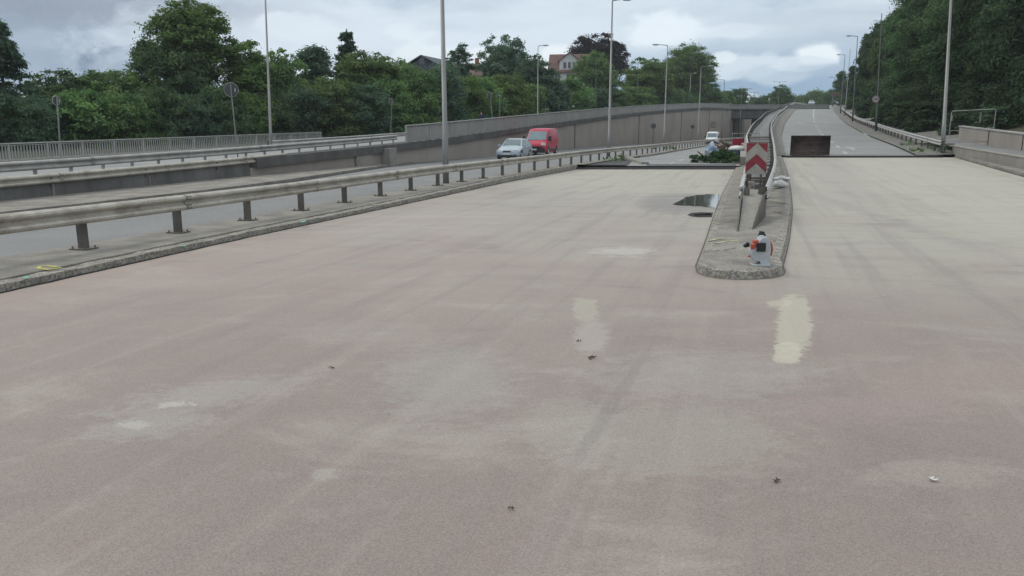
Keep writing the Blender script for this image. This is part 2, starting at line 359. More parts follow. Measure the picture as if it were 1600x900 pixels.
# ------------------------------------------------------------------ object helpers
def tag(o, label=None, cat=None, group=None, kind=None):
    if label: o['label'] = label
    if cat: o['category'] = cat
    if group: o['group'] = group
    if kind: o['kind'] = kind
    return o
def empty(name, loc=(0,0,0), label=None, cat=None, group=None, rz=0):
    o = bpy.data.objects.new(name, None); C.objects.link(o); o.location = loc; o.rotation_euler = (0,0,rz)
    o.empty_display_size = .2
    return tag(o, label, cat, group)
class MB:
    def __init__(s): s.v = []; s.f = []; s.mi = []
    def add(s, vs, fs, mi=0):
        k = len(s.v); s.v += [tuple(v) for v in vs]; s.f += [tuple(i+k for i in f) for f in fs]; s.mi += [mi]*len(fs); return s
    def box(s, c, size, rz=0, mi=0, rx=0, ry=0):
        hx, hy, hz = size[0]/2, size[1]/2, size[2]/2
        M = Matrix.Translation(c) @ Euler((rx, ry, rz)).to_matrix().to_4x4()
        vs = [M @ Vector((x*hx, y*hy, z*hz)) for z in (-1,1) for y in (-1,1) for x in (-1,1)]
        return s.add(vs, [(0,2,3,1),(4,5,7,6),(0,1,5,4),(2,6,7,3),(0,4,6,2),(1,3,7,5)], mi)
    def tube(s, pts, rad, n=8, mi=0, caps=True):
        pts = [Vector(p) for p in pts]; 
        if not hasattr(rad, '__len__'): rad = [rad]*len(pts)
        vs = []; fs = []
        for i, p in enumerate(pts):
            d = (pts[min(i+1, len(pts)-1)]-pts[max(i-1, 0)]).normalized()
            up = Vector((0,0,1)) if abs(d.z) < .9 else Vector((1,0,0))
            a = d.cross(up).normalized(); b = d.cross(a).normalized()
            for k in range(n):
                t = 2*math.pi*k/n; vs.append(p+(a*math.cos(t)+b*math.sin(t))*rad[i])
        for i in range(len(pts)-1):
            for k in range(n):
                k2 = (k+1) % n; fs.append((i*n+k, i*n+k2, (i+1)*n+k2, (i+1)*n+k))
        if caps: fs.append(tuple(range(n))[::-1]); fs.append(tuple((len(pts)-1)*n+k for k in range(n)))
        return s.add(vs, fs, mi)
    def disc(s, c, r, axis=(0,-1,0), t=.02, n=24, mi=0):
        a = Vector(axis).normalized(); c = Vector(c)
        return s.tube([c-a*t/2, c+a*t/2], r, n, mi)
    def sweep(s, prof, path, closed=False, mi=0, cap=True):
        """prof: [(u,v)], u = to the right of travel, v = up; path: [(x,y,z)]"""
        P = [Vector(p) for p in path]; n = len(prof); vs = []; fs = []
        for i, p in enumerate(P):
            d = P[min(i+1, len(P)-1)]-P[max(i-1, 0)]; d.z = 0; d.normalize(); r = Vector((d.y, -d.x, 0))
            for u, v in prof: vs.append(p+r*u+Vector((0,0,v)))
        m = n if closed else n-1
        for i in range(len(P)-1):
            for k in range(m):
                k2 = (k+1) % n; fs.append((i*n+k, (i+1)*n+k, (i+1)*n+k2, i*n+k2))
        if closed and cap: fs.append(tuple(range(n))); fs.append(tuple((len(P)-1)*n+k for k in range(n))[::-1])
        return s.add(vs, fs, mi)
    def build(s, name, mats, parent=None, loc=(0,0,0), smooth=False, world=True, bevel=0):
        me = bpy.data.meshes.new(name); me.from_pydata(s.v, [], s.f); me.update()
        if not isinstance(mats, (list, tuple)): mats = [mats]
        for m in mats: me.materials.append(M_(m) if isinstance(m, str) else m)
        if len(mats) > 1: me.polygons.foreach_set('material_index', s.mi)
        bm = bmesh.new(); bm.from_mesh(me); bmesh.ops.recalc_face_normals(bm, faces=bm.faces)
        if bevel: bmesh.ops.bevel(bm, geom=[e for e in bm.edges if e.is_manifold and e.calc_face_angle(0) > .5], offset=bevel, segments=2, affect='EDGES', profile=.5)
        bm.to_mesh(me); bm.free()
        if smooth: 
            for p in me.polygons: p.use_smooth = True
        return link(name, me, parent, loc, world)
def link(name, me, parent=None, loc=(0,0,0), world=True):
    o = bpy.data.objects.new(name, me); C.objects.link(o); o.location = loc
    if parent:
        o.parent = parent
        if world:
            # geometry is in world coordinates: undo the parent's (unrotated) offset
            off = Vector((0,0,0)); q = parent
            while q: off += q.location; q = q.parent
            o.location = Vector(loc)-off
    return o
def struct(o): o['kind'] = 'structure'; return o

# ------------------------------------------------------------------ plan lines
class Line:
    def __init__(s, pts, w=3.0):
        pts = sorted(pts, key=lambda p: p[0] if len(p) == 2 else p[1])
        s.y = np.array([p[0] if len(p) == 2 else p[1] for p in pts], float)
        s.x = np.array([p[1] if len(p) == 2 else p[0] for p in pts], float); s.w = w
    def raw(s, y):
        if y < s.y[0]: return s.x[0]+(y-s.y[0])*(s.x[1]-s.x[0])/(s.y[1]-s.y[0])
        if y > s.y[-1]: return s.x[-1]+(y-s.y[-1])*(s.x[-1]-s.x[-2])/(s.y[-1]-s.y[-2])
        return float(np.interp(y, s.y, s.x))
    def __call__(s, y):
        if not s.w: return s.raw(y)
        w = s.w*(1+max(0, y)/40)
        return sum(s.raw(y+w*k/3) for k in (-3,-2,-1,0,1,2,3))/7
    def head(s, y): return math.atan2(s(y+.5)-s(y-.5), 1.0)   # angle from +Y to +X
def off(line, d):
    """constant sideways offset (d>0 to the right)"""
    return lambda y: line(y)+d/math.cos(line.head(y)) if hasattr(line, 'head') else line(y)+d*1.05
zlow = Line([(0,0),(20,0),(58,.25),(116,.48),(200,.6),(260,.7)], 3)
zr_ = Line([(-40,0),(12,0),(20,.10),(26,.21),(33,.36),(47,.70),(76,1.86),(117,3.7),(173,6.8),(228,10.4),(250,11.0),(275,11.0),(330,9.5)], 1.2)
zR = lambda y: max(0.0, zr_(y)) if y < 13 else zr_(y)
zup = Line([(-40,.5),(10,.5),(23.4,.6),(36,.88),(50,1.40),(60,1.95),(78,2.85),(106,4.3),(132,5.6),(160,7.0),(180,8.0),(195,8.15),(260,8.6)], 2)
zfar = Line([(-40,.2),(40,.4),(68,1.15),(90,1.9),(110,3.0),(135,4.6),(165,6.4),(195,8.1),(260,8.8)], 3)
DL = Line([gp(0,458), gp(400,368), gp(600,326), gp(800,283), gp(915,262)], 1)
RL = Line([gp(118,393,.12), gp(265,368,.12), gp(379,347,.12), gp(537,318,.13), gp(682,292,.15), cp(955,56,.35), cp(1000,64,.4), cp(1060,87,.5), cp(1110,116,.6), cp(1135,140,.6), cp(1165,197,.7)], 2)
WL = Line([gp(0,315,.12), gp(400,277,.12), cp(638,50,.3), cp(740,60,.3), cp(840,78,.4), cp(940,106,.45), cp(1000,132,.5), cp(1060,160,.6), cp(1110,180,.6), cp(1145,195,.6), cp(1168,216,.6), cp(1190,245,.7)], 2)
KL = Line([gp(0,333,.1), gp(400,291,.1), gp(640,257.5,.1), cp(740,60.0,.3), cp(842,78.0,.4), cp(942,106,.45), cp(1147,195,.6)], 2)
IL = Line([gp(1085,424), gp(1102,380), gp(1113,345), gp(1130,300), gp(1150,262)], 1)
IR = Line([gp(1219,428,0), gp(1232,380,.03), gp(1238,330,.1), gp(1236,300,.21), gp(1230,270,.36), gp(1222,246,.70)], 1)
DR = Line([gp(1600,278,.29), gp(1465,241,.72)], 0)
MR = Line([pp(1196,293,17.3), pp(1205,270,22), pp(1211,247,30), pp(1209,224,46), pp(1204,201,76), pp(1205,190,93), pp(1215,178,143), pp(1230,167,197), pp(1243,162,228), cp(1262,262,11.7)], 2)
def gapw(y): return float(np.interp(y, [17,22,30,40,60,150,220,260], [.50,.72,1.0,1.3,1.9,2.3,1.3,.9]))
ML = lambda y: MR(y)-gapw(y)
RRL = Line([cp(1228,46,.7), cp(1220,76,1.86), cp(1226,117,3.7), cp(1239,173,6.8), cp(1251,228,10.4), cp(1258,262,11)], 2)   # right road left edge
RRR = Line([cp(1434,47,.7), cp(1400,58,1.1), cp(1350,80,2.0), cp(1320,117,3.7), cp(1304,173,6.8), cp(1300,228,10.4), cp(1299,262,11)], 2)
RG = Line([pp(1472,221,48), pp(1417,212,62), pp(1367,198,88), pp(1333,185,122), pp(1315,170,175), pp(1312,160,225)], 2)  # right guardrail
ys = lambda a, b, st: [a+(b-a)*i/max(1, round((b-a)/st)) for i in range(max(1, round((b-a)/st))+1)]
def strip(name, A, zA, B, zB, y0, y1, m, st=2.0, nx=1, kind='structure', parent=None, zo=0.0, sol=0):
    mb = MB(); Y = ys(y0, y1, st); vs = []; fs = []
    for y in Y:
        for k in range(nx+1):
            u = k/nx; vs.append((A(y)*(1-u)+B(y)*u, y, zA(y)*(1-u)+zB(y)*u+zo))
    for i in range(len(Y)-1):
        for k in range(nx):
            a = i*(nx+1)+k; fs.append((a, a+1, a+nx+2, a+nx+1))
    mb.add(vs, fs); o = mb.build(name, m, parent)
    if kind and not parent: o['kind'] = kind
    return o
def solid(mb, A, B, zb, zt, y0, y1, st=1.5, mi=0, jitA=0, jitB=0):
    """closed prism between plan lines A and B, from zb(y) up to zt(y)"""
    Y = ys(y0, y1, st); vs = []; fs = []
    for y in Y:
        a = A(y)+(random.uniform(-jitA, jitA) if jitA else 0); b = B(y)+(random.uniform(-jitB, jitB) if jitB else 0)
        vs += [(a, y, zb(y)), (b, y, zb(y)), (b, y, zt(y)), (a, y, zt(y))]
    for i in range(len(Y)-1):
        for k in range(4): k2 = (k+1) % 4; fs.append((i*4+k, i*4+k2, (i+1)*4+k2, (i+1)*4+k))
    n = len(Y)-1; fs += [(0,1,2,3), (n*4+3, n*4+2, n*4+1, n*4)]
    return mb.add(vs, fs, mi)
cst = lambda v: (lambda y: v)
add = lambda f, v: (lambda y: f(y)+v)
# ================================================================== GROUND, ROADS
gm = MB(); gm.add([(-4000,-400,-.9),(4000,-400,-.9),(4000,7000,-.9),(-4000,7000,-.9)], [(0,1,2,3)]); struct(gm.build('ground', 'ground_far'))
# bridge deck being renewed: left (level) and right (rising) halves in one sheet
mb = MB(); vs = []; fs = []; Y = ys(-25, 46.6, .9)
def deckx(y):
    l, il, ir, r = DL(y), IL(max(y, 9)), IR(max(y, 9)), DR(y)
    if y < 9: il = IL(9)-(9-y)*.3; ir = il+1.1
    return l, il, ir, r
for y in Y:
    l, il, ir, r = deckx(y)
    for x, z in ((l-.02,0),((l+il)/2,0),(il,0),(ir,zR(y)),((ir+r)/2,zR(y)),(r+.02,zR(y))): vs.append((x,y,z))
for i in range(len(Y)-1):
    for k in range(5): a = i*6+k; fs.append((a,a+1,a+7,a+6))
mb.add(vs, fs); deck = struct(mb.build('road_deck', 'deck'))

# lower carriageway on the far left + the left road beyond the joint
wb = off(RL, -.62)        # walkway back edge
strip('lower_road', off(KL, -.05), zlow, add(wb, .05), zlow, -25, 250, 'asphalt', nx=2)
strip('slip_road', off(RL, .4), zlow, lambda y: ML(y)+.1, zlow, 46.9, 250, 'asphalt_light', nx=2, zo=.004)
strip('upper_road', lambda y: WL(y)-18.5, zfar, add(WL, -.3), zup, -25, 250, 'asphalt_light', nx=3)
# right road over the crest
strip('right_road', add(RRL, -.1), zR, add(RRR, .1), zR, 46.9, 330, 'asphalt_light', nx=2, zo=.004)
strip('verge_right', RRR, add(zR, .10), lambda y: RG(y)+.9, add(zR, .16), 47.2, 330, 'verge', nx=2)
strip('verge_median', lambda y: MR(y)+.15, add(zR, .10), RRL, add(zR, .10), 47.2, 330, 'verge', nx=1)
strip('median_fill', lambda y: ML(y)+.1, add(zR, -.02), lambda y: MR(y)+.15, add(zR, .02), 30, 330, 'asphalt', nx=1)
# road markings
def dash(name, line, zf, segs, w, m='paint_white'):
    mk = MB()
    for a, b in segs:
        Yv = ys(a, b, 1.5); v = []; f = []
        for y in Yv: v += [(line(y)-w/2, y, zf(y)+.012), (line(y)+w/2, y, zf(y)+.012)]
        for i in range(len(Yv)-1): f.append((2*i, 2*i+1, 2*i+3, 2*i+2))
        mk.add(v, f)
    return struct(mk.build(name, m))
midR = lambda y: RRL(y)*.5+RRR(y)*.5-.1
dash('lane_marking_right', midR, zR, [(a, a+2.4) for a in range(50, 110, 7)]+[(120,124),(128,132),(138,200)], .28)
midS = Line([cp(1052,51.5,.2), cp(1062,55,.2), cp(1078,62,.27), cp(1095,75,.3), cp(1118,110,.45)], 1)
dash('lane_marking_slip', midS, zlow, [(49.5,52),(54.5,57.5),(61,64),(68,71),(75,78),(84,87),(95,98)], .2)
def arrow(px, Y, left):
    z = zR(Y)+.014; x = cp(px, Y, z)[0]; a = MB(); h = RRL.head(Y)
    pts = [(-.1,-2.2),(.1,-2.2),(.1,.6),(.55,.6),(0,1.8),(-.55,.6),(-.1,.6)]
    if left is not None:
        s = -1 if left else 1
        a.add([(0,0,0),(s*.9,.5,0),(s*.9,.75,0),(0,.3,0)], [(0,1,2,3)])
    a.add([(p[0], p[1], 0) for p in pts], [(0,1,2,6),(2,3,4),(4,5,6),(2,4,6)])
    for i, v in enumerate(a.v):
        yy = v[1]*math.cos(h)-v[0]*math.sin(h)
        a.v[i] = (x+v[0]*math.cos(h)+v[1]*math.sin(h), Y+yy, zR(Y+yy)+.014)
    struct(a.build('arrow_marking', 'paint_white'))
arrow(1253, 76, True); arrow(1356, 76, False); arrow(1250, 118, True); arrow(1291, 118, False); arrow(1330, 56, False)

# walkway along the near guardrail
mb = MB(); solid(mb, wb, lambda y: DL(y)-.32, lambda y: -.5, add(zlow, .12), -25, 46.8, st=.45)
struct(mb.build('walkway', 'concrete_grain'))
mb = MB(); random.seed(3); solid(mb, lambda y: DL(y)-.33, lambda y: DL(y)-.03, lambda y: -.5, lambda y: zlow(y)+.10+random.uniform(-.014,.010), -25, 46.8, st=.22, jitB=.022)
struct(mb.build('kerb', 'pebbled'))
mb = MB(); solid(mb, lambda y: DL(y)-.04, lambda y: DL(y)+.045, lambda y: -.02, lambda y: .006, -25, 46.6, st=.3, jitB=.02)
struct(mb.build('kerb_joint', 'gap'))
strip('walkway_far', wb, add(zlow, .10), off(RL, .55), add(zlow, .10), 46.8, 200, 'concrete_grain', nx=1)
mb = MB(); solid(mb, off(RL,.5), off(RL,.75), lambda y: -.2, add(zlow,.14), 62, 200); struct(mb.build('kerb', 'concrete'))
# rubble patch and concrete wedge behind the joint
strip('asphalt_patch', off(RL,.3), add(zlow,.06), lambda y: cp(985,52,.2)[0]+(y-52)*.2, add(zlow,.05), 47, 60, 'asphalt_dark', nx=1)
a = MB(); p0 = Vector(gp(1008,259,.1)); p1 = Vector(cp(968, 62, .3)); d = (p1-p0).normalized(); 
a.sweep([(-.3,0),(.3,0),(.22,.22),(-.22,.22)], [p0, p0.lerp(p1,.5), p1], closed=True)
tag(a.build('kerb_block', 'concrete'), 'pale concrete kerb block lying beside the dark asphalt behind the left joint', 'kerb block')
# ledge left of lower road (concrete strip)
mb = MB(); solid(mb, add(WL,-.02), KL, lambda y: -.5, add(zlow,.12), -25, 52, st=1.2)
struct(mb.build('ledge', 'concrete_grain'))
mb = MB(); solid(mb, lambda y: KL(y)-.01, lambda y: KL(y)+.22, lambda y: -.4, add(zlow,.01), -25, 58, st=1.2)
struct(mb.build('gutter', 'gap'))
# expansion joints: left & right steel strips
a = MB(); y0 = 46.9
for dz, dy, w, zz_ in ((0,0,.5,.05),):
    a.add([(cp(900,46.5,.0)[0],46.35,-.1),(IL(46.5)+.1,46.35,-.1),(IL(46.5)+.1,46.35,.06),(cp(900,46.5,.0)[0],46.35,.06),
           (cp(900,46.5,.0)[0],47.3,-.1),(IL(46.5)+.3,47.3,-.1),(IL(46.5)+.3,47.3,.13),(cp(900,46.5,.0)[0],47.3,.13)],
          [(0,1,2,3),(3,2,6,7),(4,7,6,5),(0,3,7,4),(1,5,6,2)])
tag(a.build('expansion_joint', 'steel_dark'), 'dark steel expansion joint across the left carriageway', 'expansion joint')
a = MB(); xa, xb = cp(1228,46.5,.7)[0], cp(1468,46.8,.7)[0]
a.add([(xa,46.4,.5),(xb,46.4,.5),(xb,46.4,.78),(xa,46.4,.78),(xa,47.1,.5),(xb,47.1,.5),(xb,47.1,.80),(xa,47.1,.80)],
      [(0,1,2,3),(3,2,6,7),(4,7,6,5),(0,3,7,4),(1,5,6,2)])
tag(a.build('expansion_joint', 'steel_dark'), 'dark steel expansion joint across the right carriageway below the bucket', 'expansion joint')
strip('milled_strip', lambda y: cp(1226,y,.75)[0], add(zR,.012), lambda y: cp(1462,y,.75)[0], add(zR,.012), 47.1, 49.6, 'asphalt', nx=1)
strip('milled_strip', lambda y: cp(1010,y,.15)[0], add(zlow,.012), lambda y: cp(1150,y,.15)[0], add(zlow,.012), 47.4, 49, 'asphalt_dark', nx=1)

# right edge: kerb strip, low wall
NW = Line([cp(1600,34.6,.5), cp(1487,48,.85)], 0)
mb = MB(); random.seed(5); solid(mb, DR, lambda y: NW(y)+.1, lambda y: -.5, lambda y: zR(y)+.13, -5, 47.2, st=.5, jitA=.03)
struct(mb.build('walkway', 'concrete_grain'))
mb = MB(); solid(mb, lambda y: DR(y)-.07, lambda y: DR(y)+.02, lambda y: zR(y)-.1, lambda y: zR(y)+.008, -5, 46.4, st=.4, jitA=.02)
struct(mb.build('kerb_joint', 'gap'))
t = empty('low_wall', (NW(40), 40, zR(40)), 'low beige concrete wall with a chipped pale top edge beside the right carriageway', 'wall')
mb = MB(); solid(mb, NW, lambda y: NW(y)+.32, lambda y: 0, lambda y: zR(y)+.60, 0, 48, st=1.5)
mb.build('wall', 'concrete', t)
mb = MB(); solid(mb, lambda y: NW(y)-.03, lambda y: NW(y)+.35, lambda y: zR(y)+.602, lambda y: zR(y)+.65+random.uniform(-.012,.008), 0, 48.05, st=.5)
mb.build('coping', 'pebbled', t)
strip('footway', lambda y: NW(y)+.30, lambda y: zR(y)+.50, lambda y: NW(y)+8, lambda y: zR(y)+.6, 0, 60, 'asphalt', nx=1)
WC = Line([pp(1600,208,44), pp(1505,197,57)], 0)
t = empty('concrete_wall', (WC(50), 50, 1.2), 'tall grey concrete parapet wall under the dark trees at the right edge', 'wall')
top = Line([(44, pp(1600,208,44)[2]), (57, pp(1505,197,57)[2])], 0)
mb = MB(); solid(mb, WC, lambda y: WC(y)+.3, lambda y: -.5, lambda y: top(y)-.08, 12, 58, st=3)
mb.build('wall', 'wall_concrete', t)
mb = MB(); solid(mb, lambda y: WC(y)-.06, lambda y: WC(y)+.36, lambda y: top(y)-.078, top, 12, 58.1, st=3)
mb.build('coping', 'galv_white', t)
for y in (38, 44, 50.5):
    mb = MB(); mb.box((WC(y)-.01, y, top(y)-.65), (.06,.05,1.1)); mb.build('joint_strip', 'fascia', t)

# ================================================================== TERRAIN
def rr(y): return RG(y)+.9
strip('embankment_right', rr, add(zR,.15), lambda y: RG(y)+5.5, lambda y: zR(y)+.75, 48, 330, 'verge', nx=1)
strip('slope_right', lambda y: RG(y)+5.4, lambda y: zR(y)+.7, lambda y: RG(y)+22, lambda y: zR(y)+4.5, 46, 330, 'dry_grass', nx=3, st=3)
strip('woodland_floor', lambda y: RG(max(y,20))+21.5, lambda y: zR(y)+4.4, lambda y: 400, lambda y: zR(y)+9, 0, 330, 'grass', nx=4, st=6)
strip('embankment_left', lambda y: -500, lambda y: zfar(y)+1.5, lambda y: WL(y)-18.3, add(zfar,-.05), -25, 250, 'litter', nx=6, st=5)
mb = MB(); mb.add([(-600,249,8.7),(52,252,8.7),(62,252,8.7),(RRL(252)-2,252,8.7),(RRL(330)-2,330,8.6),(60,800,8.6),(-900,800,8.6)], [(0,1,2,3,4,5,6)])
struct(mb.build('hill_plateau', 'grass'))
mb = MB(); mb.add([(-900,329,8.59),(900,329,8.59),(2500,3500,8.0),(-2500,3500,8.0)], [(0,1,2,3)]); struct(mb.build('plateau_far', 'ground_far'))

# ================================================================== RETAINING WALL + LOW WALL
t = empty('retaining_wall', (WL(60), 60, 0), 'long stained grey retaining wall rising beside the far road up to the overpass', 'retaining wall')
mb = MB(); solid(mb, lambda y: WL(y)-.8, WL, lambda y: -.6, lambda y: zup(y)-.30, 35, 252, st=2)
mb.build('wall', 'wall_concrete', t)
mb = MB(); solid(mb, lambda y: WL(y)-.82, lambda y: WL(y)+.22, lambda y: zup(y)-.298, lambda y: zup(y)+.12, 35.2, 192, st=2)
mb.build('fascia', 'fascia', t)
mb = MB(); random.seed(11)
for y in ys(50.5, 150, 1.25): 
    mb.box((WL(y)+.12, y, zup(y)+.14), (.16,.35 if random.random()<.7 else .6,.05), rz=-WL.head(y))
mb.build('fixing_blocks', 'galv_far', t)
for Y in (92, 130, 160, 178):
    h = WL.head(Y); mb = MB(); mb.box((WL(Y)+.02, Y, (zup(Y)-.3)/2+.2), (.08,.22,zup(Y)-.75), rz=-h); mb.build('lamp_shadow_strip', 'fascia', t)  # dark strips on the wall, standing in for the lamp posts' shadows
t.location = t.location
p = Vector(gp(636,258,.12)); yb = 47.5
mb = MB(); mb.box((WL(47)+.25, 47, .62), (.7,.9,1.25), rz=-WL.head(47)); mb.build('end_pillar', 'concrete', t, bevel=.02)
mb = MB(); mb.box((WL(44.6)+.06, 44.6, .6), (.18,1.8,.9), rz=-WL.head(44)); mb.build('pale_patch', 'concrete', t)

t = empty('low_concrete_wall', (WL(20), 20, 0), 'low dark concrete wall carrying a guardrail along the left edge of the far road', 'wall')
mb = MB(); solid(mb, lambda y: WL(y)-.8, WL, lambda y: -.5, lambda y: zup(y)-.02, -25, 35, st=2)
mb.build('wall', 'low_wall', t)
for y in ys(3, 33, 4.3):
    mb = MB(); mb.box((WL(y)+.012, y, .33), (.05,.06,.36), rz=-WL.head(y)); mb.build('joint_strip', 'concrete', t)

# ================================================================== OVERPASS
bx0, bx1 = WL(193)-1, 78
t = empty('overpass', (60, 200, .6), 'dark concrete overpass bridge spanning the sunken road in the distance', 'bridge')
mb = MB(); mb.box(((bx0+bx1)/2, 200, 7.0), (bx1-bx0, 12, 2.1)); mb.build('girder', 'fascia', t)
mb = MB(); mb.box(((bx0+bx1)/2, 200, 8.17), (bx1-bx0+.4, 12.8, .24)); mb.build('deck_slab', 'low_wall', t)
mb = MB(); mb.box(((bx0+bx1)/2, 193.9, 8.32), (bx1-bx0+.3, .3, .06)); 
for k in range(30): mb.box((bx0+k*(bx1-bx0)/29, 193.9, 8.75), (.07,.07,.9))
mb.box(((bx0+bx1)/2, 193.9, 9.22), (bx1-bx0+.3, .12, .08)); mb.build('railing', 'galv_far', t)
mb = MB(); mb.box(((bx0+bx1)/2, 194.05, 8.75), (bx1-bx0, .04, .8)); mb.build('railing_panel', 'parapet_panel', t)
mb = MB(); mb.box((cp(1184,200,3)[0], 200, 3.2), (1.1, 8, 5.6)); mb.build('pier', 'gap', t)
mb = MB(); mb.box((cp(1150,196,3)[0], 197, 3.2), (1.0, 2, 5.6)); mb.build('shaded_abutment', 'fascia', t)  # dark column: the abutment's shadow is put into its colour
mb = MB(); solid(mb, lambda y: ML(y)-.45, ML, lambda y: -.5, lambda y: zR(y)-.0, 47.3, 250, st=2.5)
tag(mb.build('median_wall', 'wall_concrete'), 'concrete retaining wall under the median barrier between the slip road and the rising road', 'retaining wall')
mb = MB(); mb.box((75, 251, 4.5), (60, .6, 9)); tag(mb.build('end_wall', 'wall_concrete'), 'grey wall closing the cutting seen through the overpass opening', 'wall')

# ================================================================== GUARDRAILS
WB = [(0,.155),(.03,.15),(.075,.12),(.085,.085),(.07,.055),(.01,.02),(.0,0),(.01,-.02),(.07,-.055),(.085,-.085),(.075,-.12),(.03,-.15),(0,-.155)]
WBs = [(0,.155),(.08,.10),(.07,.05),(0,.0),(.07,-.05),(.08,-.10),(0,-.155)]
def poly(prof, side, th=.012):
    """thin closed shell of the beam profile"""
    f = [(side*u, v) for u, v in prof]; b = [(side*(u-th), v) for u, v in prof]
    return f+b[::-1]
def guardrail(name, label, line, zf, y0, y1, spacing, h=.75, side=1, seclen=4.3, prof=WB, m='galv', pm='galv_dark', post=(.10,.14), plates=None, setback=.09, group=None, double=False, phase=0, maxposts=90, ptop=0, seam=True, sleeves=False, step=1.0, dirt_posts=None):
    root = empty(name, (line(y0), y0, zf(y0)), label, 'guardrail', group)
    # arc-length sampling
    Y = ys(y0, y1, step); P = [Vector((line(y), y, zf(y)+h-.155)) for y in Y]
    if seclen:
        n = 0; i = 0; acc = 0; cur = [P[0]]
        secs = []
        for a, b in zip(P, P[1:]):
            cur.append(b); acc += (b-a).length
            if acc >= seclen: secs.append(cur); cur = [b]; acc = 0
        if len(cur) > 1: secs.append(cur)
    else: secs = [P]
    for i, s in enumerate(secs):
        s = list(s); lift = .004*(i % 2)
        if seam and len(secs) > 1: s[-1] = s[-1]+(s[-1]-s[-2]).normalized()*.15
        mb = MB()
        s = [p+Vector((0,0,lift)) for p in s]
        if i % 2: s = [p+Vector((side*.006, -side*.0015, 0)) for p in s]
        mb.sweep(poly(prof, side), s, closed=True)
        if double: mb.sweep([(-u-side*2*setback, v) for u, v in poly(prof, side)], s, closed=True)
        o = mb.build('rail_beam', m, root, smooth=False)
        if prof is WB and i > 0 and s[0].y < 60:
            q = s[0]; dd = (s[1]-s[0]).normalized(); nn = Vector((dd.y, -dd.x, 0))*side
            mb = MB(); mb.sweep(poly([(u+.004, v) for u, v in WB], side), [q+dd*.0, q+dd*.02], closed=True)
            for du in (.05,.12):
                for v in (-.115,-.055,.055,.115): mb.tube([q+dd*du+nn*.06+Vector((0,0,v)), q+dd*du+nn*.092+Vector((0,0,v))], .014, 6)
            mb.build('splice', 'galv_dark', o)
    # posts
    me = None; pme = None; acc = phase; k = 0
    for a, b in zip(P, P[1:]):
        L = (b-a).length
        while acc <= L and k < maxposts:
            q = a.lerp(b, acc/L); hd = math.atan2(b.x-a.x, b.y-a.y); k += 1; acc += spacing
            base = Vector((q.x, q.y, zf(q.y)))+Vector((-side*setback*math.cos(hd), side*setback*math.sin(hd), 0))
            if me is None:
                mb = MB(); hh = h-.02+ptop; w, dd = post
                mb.box((0,dd/2-.006,hh/2),(w,.012,hh)); mb.box((0,-dd/2+.006,hh/2),(w,.012,hh)); mb.box((w/2-.006,0,hh/2),(.012,dd-.02,hh))
                mb.box((0,0,hh-.1),(w+.03,.05,.12))
                o = mb.build('post', pm, root, loc=base); me = o.data
            else: o = link('post', me, root, base)
            o.rotation_euler = (random.uniform(-.01,.01), random.uniform(-.01,.01), -hd)
            if plates and q.y < plates:
                if pme is None:
                    mb = MB(); mb.box((0,0,.012),(.34,.30,.02))
                    for sx in (-1,1):
                        for sy in (-1,1): mb.tube([(sx*.13,sy*.11,.02),(sx*.13,sy*.11,.06)], .014, 6)
                    o2 = mb.build('base_plate', 'galv_dark', o, world=False); pme = o2.data
                else: link('base_plate', pme, o, world=False)
        acc -= L
    return root
random.seed(2)
g1 = guardrail('guardrail', 'long weathered steel guardrail on bolted posts along the walkway left of the deck', RL, add(zlow,.12), .8, 196, 2.33, side=1, plates=34, step=.97, maxposts=95, phase=1.2)
# flat lapped plate + bolts are in the beam sections; reflectors
guardrail('guardrail', 'steel guardrail beam fixed to the low dark wall beyond the far road', lambda y: WL(y)+.05, lambda y: zup(y)-.20, -10, 37.5, 4.3, h=.42, side=1, post=(.04,.06), m='galv', setback=.0, phase=1, maxposts=12)
guardrail('guardrail', 'grey post and rail guardrail along the near edge of the upper road', lambda y: WL(y)-.55, add(zup,.0), 2, 49.5, 1.44, h=.62, side=1, m='galv_far', pm='galv_far', post=(.07,.10), setback=.05, phase=.2, maxposts=40)
guardrail('guardrail', 'guardrail along the far side of the upper road in front of the bushes', lambda y: WL(y)-13.0, zfar, 56, 150, 4.0, h=.78, side=1, m='galv_far', pm='galv_dark', post=(.1,.14), setback=.05)
guardrail('guardrail', 'double beam guardrail along the right edge of the rising road', RG, add(zR,.16), 48, 240, 2.66, h=.76, side=-1, m='galv_white', pm='galv_dark', setback=.09, double=True, step=1.5)
# second lower beam of the right rail
# median rails
def mz(y): return zR(y)+.05 if y > 30 else float(np.interp(y, [15,17,30], [.13,.14,zR(30)+.05]))
gr = guardrail('guardrail', 'pale curved guardrail on the right side of the median, beside the rising road', MR, mz, 17.6, 262, 2.66, h=.74, side=1, m='galv_white', pm='galv_dark', step=1.2, maxposts=85)
gl = guardrail('guardrail', 'pale curved guardrail on the left side of the median, above the slip road', ML, mz, 17.6, 262, 2.66, h=.74, side=-1, m='galv_white', pm='galv_dark', step=1.2, maxposts=85)
